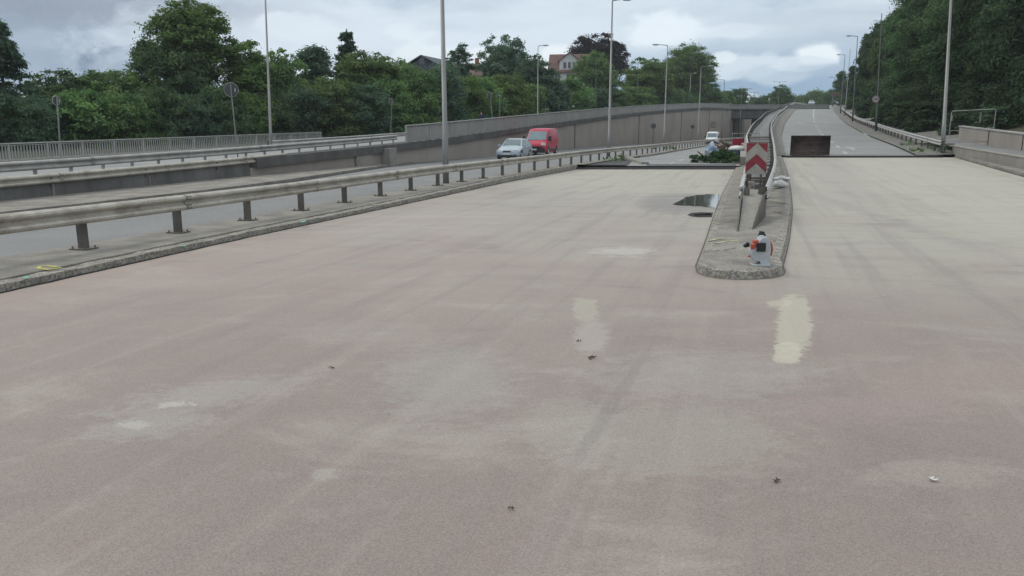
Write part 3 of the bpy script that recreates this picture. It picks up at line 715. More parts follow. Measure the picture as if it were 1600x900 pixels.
# sloping terminal plates of both median rails (going down into the island)
def terminal(root, line, side, px_end, py_end):
    x0, y0 = line(17.9), 17.9; z0 = mz(17.9)
    e = Vector(gp(px_end, py_end, .125))
    P = [Vector((x0,y0,0)).lerp(Vector((e.x,e.y,0)), u) for u in (0,.25,.5,.75,1)]
    mb = MB(); vs = []
    hh = [.72,.60,.42,.22,.03]
    n = Vector((side*.03, 0, 0))
    for p, h in zip(P, hh):
        for o_, z in ((n*0,.0),(n,.0),(n*1.0,h-.04),(n*.0,h)): vs.append(Vector((p.x,p.y,.12))+o_+Vector((0,0,z)))
    fs = []
    for i in range(4):
        for k in range(4): k2 = (k+1)%4; fs.append((i*4+k,i*4+k2,i*4+4+k2,i*4+4+k))
    fs += [(0,1,2,3),(16,19,18,17)]
    mb.add(vs, fs); mb.build('end_ramp', 'galv_dark', root)
terminal(gr, MR, 1, 1175, 361); terminal(gl, ML, -1, 1153, 363)
# sloping concrete ramp between the two terminals
mb = MB(); a0, b0 = ML(17.9)+.03, MR(17.9)-.03; e0, e1 = gp(1154,363,.12), gp(1174,361,.12)
mb.add([(a0,17.9,.1),(b0,17.9,.1),(b0,17.9,.80),(a0,17.9,.80),(e0[0],e0[1],.1),(e1[0],e1[1],.1),(e1[0],e1[1],.13),(e0[0],e0[1],.13)],
       [(0,1,2,3),(3,2,6,7),(0,3,7,4),(1,5,6,2),(4,7,6,5)])
tag(mb.build('end_ramp', 'concrete'), 'sloping grey ramp plate between the two lowered ends of the median guardrails', 'crash ramp')
# tie bars between the median rails, like rungs
for i, y in enumerate(ys(19.0, 64, 1.15)):
    par = gr; mb = MB(); xa, xb = ML(y)+.05, MR(y)-.05
    mb.box(((xa+xb)/2, y, mz(y)+(.42 if i % 2 else .50)), (xb-xa, .12, .05)); mb.build('tie_bar', 'galv_far' if random.random()<.75 else 'rust', par)
strip('median_dark_strip', lambda y: ML(y), lambda y: mz(y)-.03, MR, lambda y: mz(y)-.03, 18, 30.2, 'gap', nx=1, st=1)  # near-black sheet filling the gap between the median rails

# ================================================================== PARAPETS / RAILINGS
def railing(name, label, line, zf, y0, y1, h, post_sp, panel='bars', m='galv_far', bar_sp=.16, cap=(.10,.06)):
    root = empty(name, (line(y0), y0, zf(y0)), label, 'railing')
    Y = ys(y0, y1, post_sp); P = [Vector((line(y), y, zf(y))) for y in Y]
    mb = MB(); mb.sweep([(-cap[0],0),(cap[0],0),(cap[0],cap[1]),(-cap[0],cap[1])], [p+Vector((0,0,h)) for p in P], closed=True); mb.build('top_rail', m, root)
    for i, p in enumerate(P):
        hd = line_head(line, p.y); mb = MB(); mb.box((0,0,h/2),(.09,.09,h+.0)); o = mb.build('post', m, root, loc=p); o.rotation_euler = (0,0,-hd)
        if i == len(P)-1: break
        q = P[i+1]; mb = MB()
        if panel == 'bars':
            L = (q-p).length; n = max(2, int(L/bar_sp))
            for k in range(1, n): 
                c = p.lerp(q, k/n); mb.box((c.x,c.y,c.z+h/2+.03),(.055,.04,h-.12))
            for zz_ in (.08, h-.07): mb.sweep([(-.02,-.02),(.02,-.02),(.02,.02),(-.02,.02)], [p+Vector((0,0,zz_)), q+Vector((0,0,zz_))], closed=True)
            mb.build('bar_panel', m, root)
        else:
            mb.sweep([(-.02,.06),(.02,.06),(.02,h-.03),(-.02,h-.03)], [p, q], closed=True); mb.build('panel', 'parapet_panel', root)
    return root
def line_head(line, y): return math.atan2(line(y+.5)-line(y-.5), 1)
BAL = Line([cp(0,44,.45), cp(502,44*1140/(1140-502)*.97,1.15)], 0)
balz = Line([(44, CZ-(251-210)/F*44), (44*1140/638*.97, CZ-(222-210)/F*44*1140/638*.97)], 0)
railing('baluster_railing', 'pale metal baluster railing in front of the woods at the far left', BAL, balz, 30, 44*1140/638*.97, .94, 2.4, 'bars', 'galv_white', .19)
railing('parapet_railing', 'long light grey panelled parapet on top of the retaining wall', lambda y: WL(y)-.12, add(zup,.12), 50, 192, 1.02, 3.2, 'solid')
mb = MB(); solid(mb, lambda y: BAL(y)-.3, lambda y: BAL(y)+.4, lambda y: -.5, lambda y: balz(y)+.03, 28, 77, st=3); struct(mb.build('kerb', 'concrete'))

# ================================================================== MEDIAN ISLAND
random.seed(9)
def island_outline():
    L = []; Rr = []
    for y in ys(12.0, 46.6, .6): L.append((IL(y), y)); Rr.append((IR(y), y))
    # rounded nose
    nose = []; x0, x1 = IL(12.0), IR(12.0); cx = (x0+x1)/2
    tipy = gp(1150, 437, 0)[1]
    for k in range(1, 14):
        a = math.pi*k/14; cxk = cx+(-math.cos(a))*(x1-x0)/2; 
        u = abs(math.cos(a))**3
        sh = -.3*(12-tipy)*math.sin(a)**.5
        nose.append((cxk+sh*.75, 12-(12-tipy)*math.sin(a)**.55))
    return L, nose, Rr
L, nose, Rr = island_outline()
ring = L[::-1]+nose+Rr      # from far-left down round the nose up the right
def zi(x, y):
    u = min(1, max(0, (x-IL(y))/(IR(y)-IL(y)))) if y > 12 else .5
    return zR(y)*u
top = []; bot = []; inner = []
ctr = lambda y: ((IL(y)+IR(y))/2 if y > 12 else (IL(12)+IR(12))/2-.22*(12-y))
for i, (x, y) in enumerate(ring):
    c = ctr(y); ji = random.uniform(-.012,.012)
    if i < len(L) or i >= len(ring)-len(Rr): 
        dx = .05 if x < c else -.05; ix, iy = x+dx, y
        dx2 = .2 if x < c else -.2; jx, jy = x+dx2, y
    else:
        d = Vector((c-x, 12.4-y)); d.normalize(); ix, iy = x+d.x*.05, y+d.y*.05; jx, jy = x+d.x*.2, y+d.y*.2
    bot.append((x+ji, y+ji, zi(x,y)-.06)); top.append((ix+ji, iy+ji, zi(x,y)+.115+random.uniform(-.012,.008))); inner.append((jx, jy, zi(x,y)+.125))
n = len(ring); mb = MB()
mb.add(bot+top+inner, [(i, i+1, n+i+1, n+i) for i in range(n-1)]+[(n+i, n+i+1, 2*n+i+1, 2*n+i) for i in range(n-1)])
struct(mb.build('kerb', 'pebbled'))
mb = MB(); N = len(L); vs = list(inner); fs = []
# pair left and right vertices
for k in range(N-1):   # inner[0] is far-left ... inner[N-1] is near left
    l0 = k; l1 = k+1; r0 = n-1-k; r1 = n-2-k; fs.append((l0, l1, r1, r0))
fs.append(tuple(range(N-1, n-N+1)))
mb.add(vs, fs); struct(mb.build('median_island', 'concrete_grain'))
mb = MB(); 
for i in range(n-1):
    (xa,ya),(xb,yb_) = ring[i], ring[i+1]
    ca = ctr(ya); sa = .022
    def o_(x, y):
        c = ctr(y)
        if y >= 12: return (x+(-sa if x < c else sa), y)
        d = Vector((x-c, y-12.4)).normalized(); return (x+d.x*sa, y+d.y*sa)
    A = o_(xa,ya); B = o_(xb,yb_)
    mb.add([(xa,ya,zi(xa,ya)+.006),(xb,yb_,zi(xb,yb_)+.006),(B[0],B[1],zi(xb,yb_)+.006),(A[0],A[1],zi(xa,ya)+.006)], [(0,1,2,3)])
struct(mb.build('kerb_joint', 'grime'))
# cracks and patches in the island top
random.seed(21)
for (x0_, y0_, x1_, y1_) in ((1110,352,1180,340),(1098,395,1150,388),(1120,318,1156,312),(1205,330,1236,336),(1190,380,1226,374)):
    mb = MB(); P = []
    for k in range(9):
        u = k/8; px, py = x0_+(x1_-x0_)*u, y0_+(y1_-y0_)*u+random.uniform(-1.2,1.2); P.append(Vector(gp(px, py, zi(*gp(px,py,.13)[:2])+.131)))
    mb.sweep([(-.008,0),(.008,0)], P); struct(mb.build('crack', 'gap'))
# faded spray-paint marks on the island and walkway
def mark(pts, m, w=.035, z=.13, name='paint_mark'):
    mb = MB(); P = [Vector(gp(px, py, z+.006)) for px, py in pts]; 
    mb.sweep([(-w,0),(w,0)], P); return struct(mb.build(name, m))
mark([(1118,380),(1135,377),(1158,375)], 'paint_faded', .035, .13); mark([(1106,376),(1122,373),(1133,372)], 'paint_faded', .035, .13)
mark([(1186,365),(1188,352),(1186,344)], 'paint_white', .02, .14); mark([(1197,339),(1212,338)], 'paint_faded', .03, .17); mark([(1203,312),(1231,316)], 'paint_faded', .035, .27); mark([(1197,366),(1217,368)], 'paint_faded', .025, .15)
mark([(1112,348),(1128,345)], 'paint_faded', .02, .13); mark([(1212,258),(1228,259)], 'paint_faded', .05, .45); mark([(1212,252),(1224,252)], 'paint_faded', .05, .5)
mark([(95,418),(75,421),(60,419),(62,416),(75,415),(88,417)], 'paint_yellow', .03, .12)
mark([(38,434),(44,432)], 'paint_turquoise', .035, .12); mark([(284,384),(290,383)], 'paint_turquoise', .035, .12); mark([(470,347),(478,345)], 'paint_turquoise', .04, .12)
mark([(575,319),(592,320)], 'paint_faded', .04, .12); mark([(712,294),(728,293)], 'paint_faded', .05, .12)
# puddle and drain
P = [(1052,319),(1062,314),(1072,308),(1088,305),(1110,303),(1125,303.5),(1123,309),(1121,318),(1119,325),(1100,322.5),(1072,321),(1058,320.5)]
random.seed(31); Q = []
for i in range(len(P)):
    p0, p1 = P[i], P[(i+1) % len(P)]
    for k in range(4): Q.append((p0[0]+(p1[0]-p0[0])*k/4+random.uniform(-1.6,1.6), p0[1]+(p1[1]-p0[1])*k/4+random.uniform(-.45,.45)))
mb = MB(); mb.add([gp(a,b,.007) for a,b in Q], [tuple(range(len(Q)))]); struct(mb.build('puddle', 'puddle'))
t = empty('drain_cover', gp(1095,334,.01), 'dark oval drain opening beside the median island below the puddle', 'drain')
P = [(1074,335.5),(1080,332.5),(1095,331.5),(1114,332),(1112,338.5),(1092,338.8),(1080,337.5)]
mb = MB(); mb.add([gp(a,b,.012) for a,b in P], [tuple(range(len(P)))]); mb.build('drain_pit', 'gap', t)
mb = MB(); a, b = Vector(gp(1086,335.5,.03)), Vector(gp(1110,334.5,.03)); mb.tube([a,b], .03, 6); mb.build('grate_bar', 'steel_dark', t)

# a wide shallow haze volume, added for a windscreen-like veil over far trees
mb = MB(); mb.box((0, 150, 24.5), (1000, 720, 53)); hz = mb.build('haze', 'deck')
hm = bpy.data.materials.new('haze'); hm.use_nodes = True; hm.node_tree.nodes.clear(); ht = NT(hm.node_tree)
ho = ht.new('ShaderNodeOutputMaterial'); hv = ht.new('ShaderNodeVolumePrincipled'); hv.inputs['Density'].default_value = .0003; hv.inputs['Color'].default_value = (.80,.88,.92,1)
ht.l.new(hv.outputs[0], ho.inputs['Volume']); hz.data.materials.clear(); hz.data.materials.append(hm); hz['kind'] = 'stuff'
# ================================================================== LAMPS
def lamp(px, Y, zb, ytop, arms, label, r0=.10, group='street lamps along the roads', m='pole', tilt=0, col=None):
    b = Vector(cp(px, Y, zb)); ht = pp(px, ytop, Y)[2]-zb if ytop is not None else 12.2
    t = empty('street_lamp', b, label, 'street lamp', group)
    mb = MB(); tx = tilt
    mb.tube([b, b+Vector((tx*.15,0,ht*.15)), b+Vector((tx*.151,0,ht*.151)), b+Vector((tx,0,ht))], [r0*1.25, r0*1.15, r0, r0*.5], 10)
    mb.build('pole', m, t, smooth=True)
    if r0 > .08:
        mb = MB(); mb.box(b+Vector((0,-r0*1.2,.9)), (.10,.02,.45)); mb.build('service_door', m, t)
    for s, L in arms:
        top = b+Vector((tx,0,ht))
        mb = MB(); mb.tube([top, top+Vector((s*L*.6,0,.06)), top+Vector((s*L,0,.09))], [.05,.04,.035], 6); mb.build('arm', m, t)
        hb = MB(); hc = top+Vector((s*(L+.35),0,.10))
        hb.tube([hc-Vector((s*.45,0,0)), hc-Vector((s*.3,0,0)), hc, hc+Vector((s*.35,0,0)), hc+Vector((s*.45,0,0))], [.05,.11,.15,.12,.04], 8)
        for i, v in enumerate(hb.v): hb.v[i] = (v[0], v[1], hc.z+(v[2]-hc.z)*.55)
        o = hb.build('lamp_head', 'lamp_head', t, smooth=True)
        db = MB(); db.box(hc-Vector((0,0,.09)), (.5,.18,.02)); db.build('glass', 'glass_light', o)
    return t
lamp(697, 30.1, .12, None, [], 'thick grey lamp pole rising from the walkway behind the near guardrail', .10, tilt=-.05)
lamp(424, 53, .7, None, [], 'tall slim lamp pole in front of the baluster railing near its end', .085, tilt=.27)
lamp(951, 60, .35, 1, [(1,.7)], 'tall lamp whose head touches the top edge of the photo', .10)
lamp(840, 105, 3.2, 72, [(1,.6)], 'lamp behind the parapet left of the red roofed house', .08)
lamp(930, 140, 5.0, 88, [], 'slim lamp just left of the tall lamp, beside the dark red tree', .07, m='pole_dark')
lamp(995, 165, 6.7, 97, [(1,.5)], 'thin lamp behind the parapet in front of the bright green tree', .07, m='pole_dark')
lamp(1037, 92, .45, 71, [(-1,1.0)], 'tall lamp standing before the retaining wall with its arm to the left', .085)
lamp(1077, 190, 8.0, 115, [(1,.6)], 'short far lamp behind the curved parapet in front of the big round tree', .09)
lamp(1090, 130, .55, 104, [(1,1.2)], 'lamp before the retaining wall with its arm to the right, below the big round tree', .08)
lamp(1127, 160, .6, 125, [(-1,1.2)], 'lamp at the end of the retaining wall with its arm to the left', .09, m='pole_dark')
lamp(1155, 185, .6, 139, [(1,1.6)], 'lamp left of the overpass opening with its arm to the right', .09, m='pole_dark')
lamp(1177, 215, 8.7, 145, [(-1,.6),(1,.6)], 'small far lamp with two short arms above the overpass', .10, m='pole_dark')
lamp(1215, 236, 8.7, 128, [(-1,1.3),(1,1.3)], 'far lamp with two long arms above the lone tree on the crest', .10, m='pole_dark')
lamp(1472.5, 48.8, .8, None, [], 'thick grey lamp pole at the end of the right guardrail beside the mesh fence', .11, tilt=-.65)
lamp(1369, 80, 2.4, 21, [], 'lamp pole rising out of the right trees behind the speed limit sign', .075, m='pole_dark', tilt=-.5)
lamp(1332, 115, 3.9, 57, [(-1,.9)], 'tall lamp with its arm to the left at the edge of the right woods', .085, m='pole_dark', tilt=-.3)
lamp(1320, 140, 5.3, 76, [], 'bare pole between two lamps at the edge of the right woods', .07, m='pole')
lamp(1313, 155, 6.1, 86, [(-1,.9)], 'middle distance lamp against the white cloud with its arm to the left', .09, m='pole_dark')
lamp(1301, 215, 9.7, 121, [(-1,.9)], 'farthest lamp on the right side of the rising road', .08, m='pole_dark')
for px, yb, yt, Y, zb, lab in [(1242,163,151,236,10.5,'white post on the crest between the median rails'), (1201,168,157,222,8.7,'short white post left of the crest tree')]:
    b = Vector(cp(px, Y, zb)); z1 = pp(px, yt, Y)[2]
    t = empty('marker_post', b, lab, 'post'); mb = MB(); mb.tube([b, (b.x,b.y,z1)], .10, 6); mb.build('post', 'pole', t)
    mb = MB(); mb.box((b.x,b.y,z1+.35), (.5,.2,.75)); mb.build('signal_box', 'paint_white', t)

# ================================================================== SIGNS
def backsign(px, pyd, Y, zb, r, px0, label, face='pole_dark', foot=True, axis=(.25,-1,0), rimmat='galv_far'):
    b = Vector(cp(px0, Y, zb)); top = Vector(pp(px, pyd, Y)); dr = (top-b).normalized()
    t = empty('road_sign', b, label, 'road sign', 'round signs seen from behind')
    mb = MB(); mb.tube([b, top+dr*r*.75], .032, 8); mb.build('post', 'pole', t)
    a = Vector(axis).normalized()
    mb = MB(); mb.disc(top-a*.05, r, a, .02, 28); o = mb.build('sign_disc', face, t)
    s = a.cross(Vector((0,0,1))); ring = [top-a*.05+Vector((0,0,1))*math.cos(k)*r+s*math.sin(k)*r for k in [i*math.pi/14 for i in range(29)]]
    mb = MB(); mb.tube(ring, .014, 5); mb.build('rim', rimmat, o)
    mb = MB(); mb.box(top-a*.0+s*r*-.55+Vector((0,0,-.02)), (.05,.03,.16)); mb.build('clamp', 'paint_white', o)
    if foot:
        mb = MB(); mb.box(b+Vector((0,0,.05)), (.9,.45,.10)); mb.box(b+Vector((.05,0,.14)), (.7,.4,.08)); mb.build('foot_plate', 'rubber', t, bevel=.015)
    return t
backsign(361, 140, 36, .62, .31, 373, 'round sign seen from behind on a leaning post with a black foot plate')
backsign(89, 157, 36, .62, .20, 96, 'leftmost round sign seen from behind on a pale post at the baluster railing', axis=(1,-.35,0))
backsign(612, 159, 78, 1.3, .32, 610, 'small round sign seen from behind against bushes left of the thick lamp pole', foot=False, axis=(.9,-.6,0))
backsign(766, 150, 78, 2.5, .42, 771, 'round sign seen from behind above the parapet beside the person in blue', foot=False, axis=(.9,-.5,0))
for px, py, Y, r, ringed, lab in ((1021,197,100,.33,0,'leftmost dark round sign before the retaining wall'),(1082,198,128,.33,0,'middle dark round sign before the retaining wall'),(1114.5,195,150,.52,1,'larger grey round sign with a dark rim and slash above the white van')):
    c = Vector(pp(px, py, Y)); b = Vector((c.x, Y+.06, .55))
    t = empty('road_sign', b, lab, 'road sign', 'round signs before the retaining wall')
    mb = MB(); mb.tube([b, (b.x,b.y,c.z+r*.8)], .04, 6); mb.build('post', 'pole_dark' if not ringed else 'wall_concrete', t)
    mb = MB(); mb.disc(c, r, (-.1,-1,0), .03, 24); o = mb.build('sign_disc', 'pole_dark' if not ringed else 'wall_concrete', t)
    if ringed:
        mb = MB(); mb.tube([c+Vector((math.cos(k)*r, -.02, math.sin(k)*r)) for k in [i*math.pi/12 for i in range(25)]], .055, 5); mb.tube([c+Vector((-.2,-.03,.26)), c+Vector((.12,-.03,-.22))], .05, 5); mb.build('rim', 'gap', o)
b = Vector(cp(781, 80, 2.6)); t = empty('marker_post', b, 'thin bare post above the parapet right of the round sign', 'post')
mb = MB(); mb.tube([b, (b.x,b.y,pp(781,150,80)[2])], .045, 6); mb.build('post', 'pole', t)

def text_mesh(txt, size, name, m, parent, M, squash=1.0):
    cu = bpy.data.curves.new(name, 'FONT'); cu.body = txt; cu.size = size; cu.align_x = 'CENTER'; cu.align_y = 'CENTER'; cu.extrude = .004; cu.offset = size*.02
    o = bpy.data.objects.new(name, cu); C.objects.link(o); dg = bpy.context.evaluated_depsgraph_get()
    me = bpy.data.meshes.new_from_object(o.evaluated_get(dg)); C.objects.unlink(o); bpy.data.objects.remove(o)
    me.transform(M @ Matrix.Diagonal((squash,1,1,1))); me.materials.clear(); me.materials.append(M_(m))
    return link(name, me, parent)
# speed limit sign 50
b = Vector(cp(1367.5, 79, zR(79)+.3)); c = Vector(pp(1368.5, 155, 79))
t = empty('speed_limit_sign', b, 'round speed limit sign reading 50 on a dark post before the right woods', 'road sign')
mb = MB(); mb.tube([b, c+Vector((0,.04,.3))], .04, 8); mb.build('post', 'pole_dark', t)
mb = MB(); mb.disc(c+Vector((0,-.02,0)), .36, (0,-1,0), .02, 30); o = mb.build('sign_disc', 'round_white', t)
mb = MB(); ri, ro = .28, .345; vs = []; 
for k in range(36):
    a = k*math.pi/18
    for r_ in (ri, ro): vs.append((c.x+math.sin(a)*r_, c.y-.036, c.z+math.cos(a)*r_))
mb.add(vs, [(2*k, 2*k+1, (2*k+3)%72, (2*k+2)%72) for k in range(36)]); mb.build('red_ring', 'round_red', o)
text_mesh('50', .36, 'digits', 'black', o, Matrix.Translation(c+Vector((0,-.036,0)))@Matrix.Rotation(math.pi/2,4,'X'))

# chevron board on the median
Ys = 21.0
x0, x1 = cp(1165.5,Ys,1.4)[0], cp(1198.5,Ys,1.4)[0]; zt, zb = pp(1182,223,Ys)[2], pp(1182,272,Ys)[2]; xc = (x0+x1)/2; W = x1-x0; H = zt-zb
t = empty('chevron_board', (xc, Ys+.1, .2), 'red and white chevron board pointing up between the median rails', 'road sign')
mb = MB(); mb.box((xc, Ys+.012, (zt+zb)/2), (W, .02, H)); brd = mb.build('board', 'sign_white', t, bevel=.004)
def chev(y0, th):  # apex height y0 (fraction from bottom), vertical thickness
    s = .36  # drop from apex to the edge, in fractions of H
    pts = [(-.5, y0-s), (0, y0), (.5, y0-s), (.5, y0-s-th), (0, y0-th), (-.5, y0-s-th)]
    return pts
def clip(pts, lo, hi):
    out = []
    def inside(p, v, s): return (p[1]-v)*s >= 0
    for v, s in ((lo,1),(hi,-1)):
        res = []
        for i in range(len(pts)):
            a, b_ = pts[i-1], pts[i]
            ia, ib = inside(a,v,s), inside(b_,v,s)
            if ia != ib:
                u = (v-a[1])/(b_[1]-a[1]); res.append((a[0]+(b_[0]-a[0])*u, v))
            if ib: res.append(b_)
        pts = res
    return pts
def redpoly(pts, sub=None):
    mb = MB(); mb.add([(xc+p[0]*W*.985, Ys-.001, zb+H*.01+p[1]*H*.98) for p in pts], [tuple(range(len(pts)))])
    mb.build('red_chevron', 'sign_red', brd)
redpoly([(-.5,1),(-.5,.68),(0,1.0)]); redpoly([(.5,1),(0,1.0),(.5,.68)])
redpoly([(-.5,.34),(0,.65),(0,.335),(-.5,.03)]); redpoly([(0,.65),(.5,.34),(.5,.03),(0,.335)])
for s in (-.16,.16):
    mb = MB(); mb.box((xc+s, Ys+.045, (zt+.15)/2+.0), (.045,.045,zt-.2)); mb.build('post', 'galv_dark', t)
mb = MB(); mb.box((xc, Ys+.1, .26), (.5,.32,.12)); mb.box((xc, Ys+.1, .38), (.4,.28,.11)); mb.build('foot_plate', 'rubber', t, bevel=.01)
b = Vector(cp(1173, 20.0, .62)); t = empty('number_plate_box', b, 'small pale weathered box fixed below the chevron board', 'box')
mb = MB(); mb.box(b+Vector((0,0,.12)), (.15,.08,.24)); mb.build('box', 'sign_white', t, bevel=.006); mb = MB(); mb.box(b+Vector((0.02,-.045,.1)), (.05,.01,.05)); mb.box(b+Vector((-.03,-.045,.17)), (.03,.01,.04)); mb.build('mark', 'galv_dark', t)
mb = MB(); mb.tube([b, (b.x,b.y,.15)], .02, 6); mb.build('bracket', 'galv_dark', t)
# direction sign seen far right
b = Vector(cp(1305, 205, 9.2)); c = Vector(pp(1306.5,147,205))
t = empty('direction_sign', b, 'far brownish direction board on two posts at the crest by the right woods', 'road sign')
mb = MB(); mb.box(c, (2.3,.08,1.0)); mb.build('board', 'roof_brown', t); mb = MB()
for s in (-.8,.8): mb.tube([(c.x+s,c.y+.06,8.8),(c.x+s,c.y+.06,c.z+.4)], .06, 6)
mb.build('posts', 'pole', t)

# ================================================================== BUCKET (excavator bucket / dark steel tub)
Yb = 47.9; x0, x1 = cp(1241.5,Yb,1.2)[0], cp(1299.5,Yb,1.2)[0]; zt, zb = pp(1270,212,Yb)[2], .80; 
t = empty('loader_bucket', ((x0+x1)/2, Yb+.5, zb), 'large dark steel loader bucket standing open on the joint of the right carriageway', 'bucket')
prof = [(0,.0),(.0,.03),(.55,.10),(.85,.35),(.92,.75),(.80,zt-zb)]  # (depth back, height)
mb = MB(); prof = [(0,.02),(.45,.03),(.8,.22),(.95,.55),(.88,.85),(.55,zt-zb)]
vs = [(x, Yb+d, zb+h) for x in (x0+.03, x1-.03) for d, h in prof]; k = len(prof)
vs2 = [(x, Yb+d+.03, zb+h+.01) for x in (x0+.03, x1-.03) for d, h in prof]
mb.add(vs, [(i, i+1, k+i+1, k+i) for i in range(k-1)]); mb.add(vs2, [(i, i+1, k+i+1, k+i) for i in range(k-1)])
shell = mb.build('shell', 'bucket_in', t)
for x in (x0, x1):
    mb = MB(); s = .03 if x == x0 else -.03
    out = [(0,.0)]+prof[1:]+[(.02, zt-zb)]
    A = [(x, Yb+d, zb+h) for d, h in out]; B = [(x+s, Yb+d, zb+h) for d, h in out]; q = len(out)
    mb.add(A+B, [tuple(range(q)), tuple(range(q,2*q))[::-1]]+[(i,(i+1)%q,q+(i+1)%q,q+i) for i in range(q)])
    mb.build('side_plate', 'steel_dark', t)
mb = MB(); mb.box(((x0+x1)/2, Yb+.05, zb+.03), (x1-x0, .18, .05)); mb.build('cutting_edge', 'rust', t)
mb = MB(); mb.box(((x0+x1)/2, Yb+.05, zt-.03), (x1-x0, .10, .07)); mb.box(((x0+x1)/2, Yb+.3, zt-.01), (x1-x0, .5, .025)); mb.build('top_edge', 'steel_dark', t)

bpy.context.view_layer.update()
t.rotation_euler = (0,0,-.37)

# ================================================================== MESH FENCE
a = Vector(cp(1481.5, 49.2, 1.46)); bq = Vector(cp(1550, 51.2, 1.5)); za = pp(1479,173.5,49.2)[2]; zb2 = pp(1549,170.5,51.5)[2]
t = empty('mesh_fence', a, 'mobile mesh fence panel with rounded tube frame beside the right lamp pole', 'fence')
mb = MB(); A1 = Vector((a.x,a.y,za)); B1 = Vector((bq.x,bq.y,zb2)); d = (bq-a); 
pts = [a, A1-Vector((0,0,.12)), A1+Vector((d.x,d.y,0)).normalized()*.12, B1-Vector((d.x,d.y,0)).normalized()*.06, B1-Vector((0,0,.06)), bq]
mb.tube(pts, .024, 8); am = a.lerp(A1,.40); bm_ = bq.lerp(B1,.45); mb.tube([am,bm_], .020, 6); mb.tube([a.lerp(A1,.05), bq.lerp(B1,.05)], .022, 6)
mb.build('frame', 'galv_far', t)
mb = MB()
for k in range(1,34): p = a.lerp(bq, k/34); q = A1.lerp(B1, k/34); mb.tube([p,q], .0022, 3, caps=False)
for k in range(1,10): mb.tube([a.lerp(A1,k/10), bq.lerp(B1,k/10)], .0022, 3, caps=False)
mb.build('wire_mesh', 'galv_dark', t)
mb = MB(); c = Vector(pp(1487,184.5,49.3)); mb.box(c, (.10,.02,.36)); mb.build('label_plate', 'sign_white', t)
mb = MB(); c = Vector(pp(1532,184,50.9)); mb.box(c, (.09,.02,.58)); mb.build('strap', 'pole', t)
mb = MB(); mb.box(a+Vector((0,0,-.02)), (.7,.25,.14)); mb.build('foot_block', 'concrete', t, bevel=.02)
# spilled rubble / folded sheet at guardrail end
def rubble(name, label, cat, px, py, z, spread, n, size, m, seed, h=.12):
    random.seed(seed); c = Vector(gp(px, py, z)); mb = MB()
    for i in range(n):
        u, v = random.gauss(0,.45), random.gauss(0,.45); s = size*random.uniform(.5,1.3)
        mb.box((c.x+u*spread[0], c.y+v*spread[1], z+s*.25+h*random.random()*math.exp(-(u*u+v*v)*3)), (s, s*random.uniform(.4,1), s*random.uniform(.3,.6)), rz=random.uniform(0,3), rx=random.uniform(-.5,.5), ry=random.uniform(-.5,.5))
    o = mb.build(name, m, None); tag(o, label, cat); return o
rubble('rubble_pile', 'heap of broken grey rubble under the end of the right guardrail', 'rubble', 1452, 233, .85, (1.6,1.2), 60, .28, 'concrete_grain', 4)
rubble('rubble_pile', 'low heap of broken asphalt behind the left joint beside the kerb block', 'rubble', 965, 254, .12, (1.6,1.4), 50, .22, 'asphalt_dark', 6)

# ================================================================== SANDBAGS
def sandbag(px, py, z, L, Wd, Hh, rz, label, seed):
    random.seed(seed); c = Vector(gp(px, py, z)); bm = bmesh.new(); bmesh.ops.create_uvsphere(bm, u_segments=22, v_segments=14, radius=1)
    for v in bm.verts:
        x, y, zz = v.co; e = abs(x)
        v.co = Vector((math.copysign(abs(x)**.75, x)*L/2, math.copysign(abs(y)**.85,y)*Wd/2*(1-.25*e**3), (zz*.5+.5)*Hh*(1-.55*e**4)))
        v.co += Vector((0,0,1))*math.sin(x*7+seed)*.012*(zz+1) + Vector((0,math.sin(x*9+zz*4+seed)*.01,0))
    me = bpy.data.meshes.new('sandbag'); bm.to_mesh(me); bm.free(); me.materials.append(M_('sack'))
    for p in me.polygons: p.use_smooth = True
    t = link('sandbag', me, None, c); t.rotation_euler = (0,0,rz); tag(t, label, 'sandbag', 'white sandbags on the median island')
    mb = MB(); mb.tube([(L/2-.02,0,Hh*.35),(L/2+.03,.01,Hh*.4)], [.02,.008], 6); mb.tube([(L/2+.03,.01,Hh*.4),(L/2+.07,.03,Hh*.5)], [.008,.03], 6); mb.build('tied_end', 'sack', t, world=False)
sandbag(1217, 293, .33, .52, .40, .24, .1, 'nearer and fuller white sandbag on the median island, beside the right rail', 1)
sandbag(1222, 282, .38, .60, .34, .16, -.15, 'flatter white sandbag on the median island, farther from the camera', 2)

# ================================================================== LEAF BLOWER
base = Vector(gp(1190, 414, .125)); t = empty('leaf_blower', base, 'orange and light grey backpack leaf blower standing on the nose of the median island', 'leaf blower')
S = 1.0
def rot(p, a=-.12): return (p[0]*math.cos(a)-p[1]*math.sin(a), p[0]*math.sin(a)+p[1]*math.cos(a), p[2])
def LB(mb, name, m, parent=t, **k):
    mb.v = [tuple(Vector(rot(v))*S+base) for v in mb.v]; return mb.build(name, m, parent, **k)
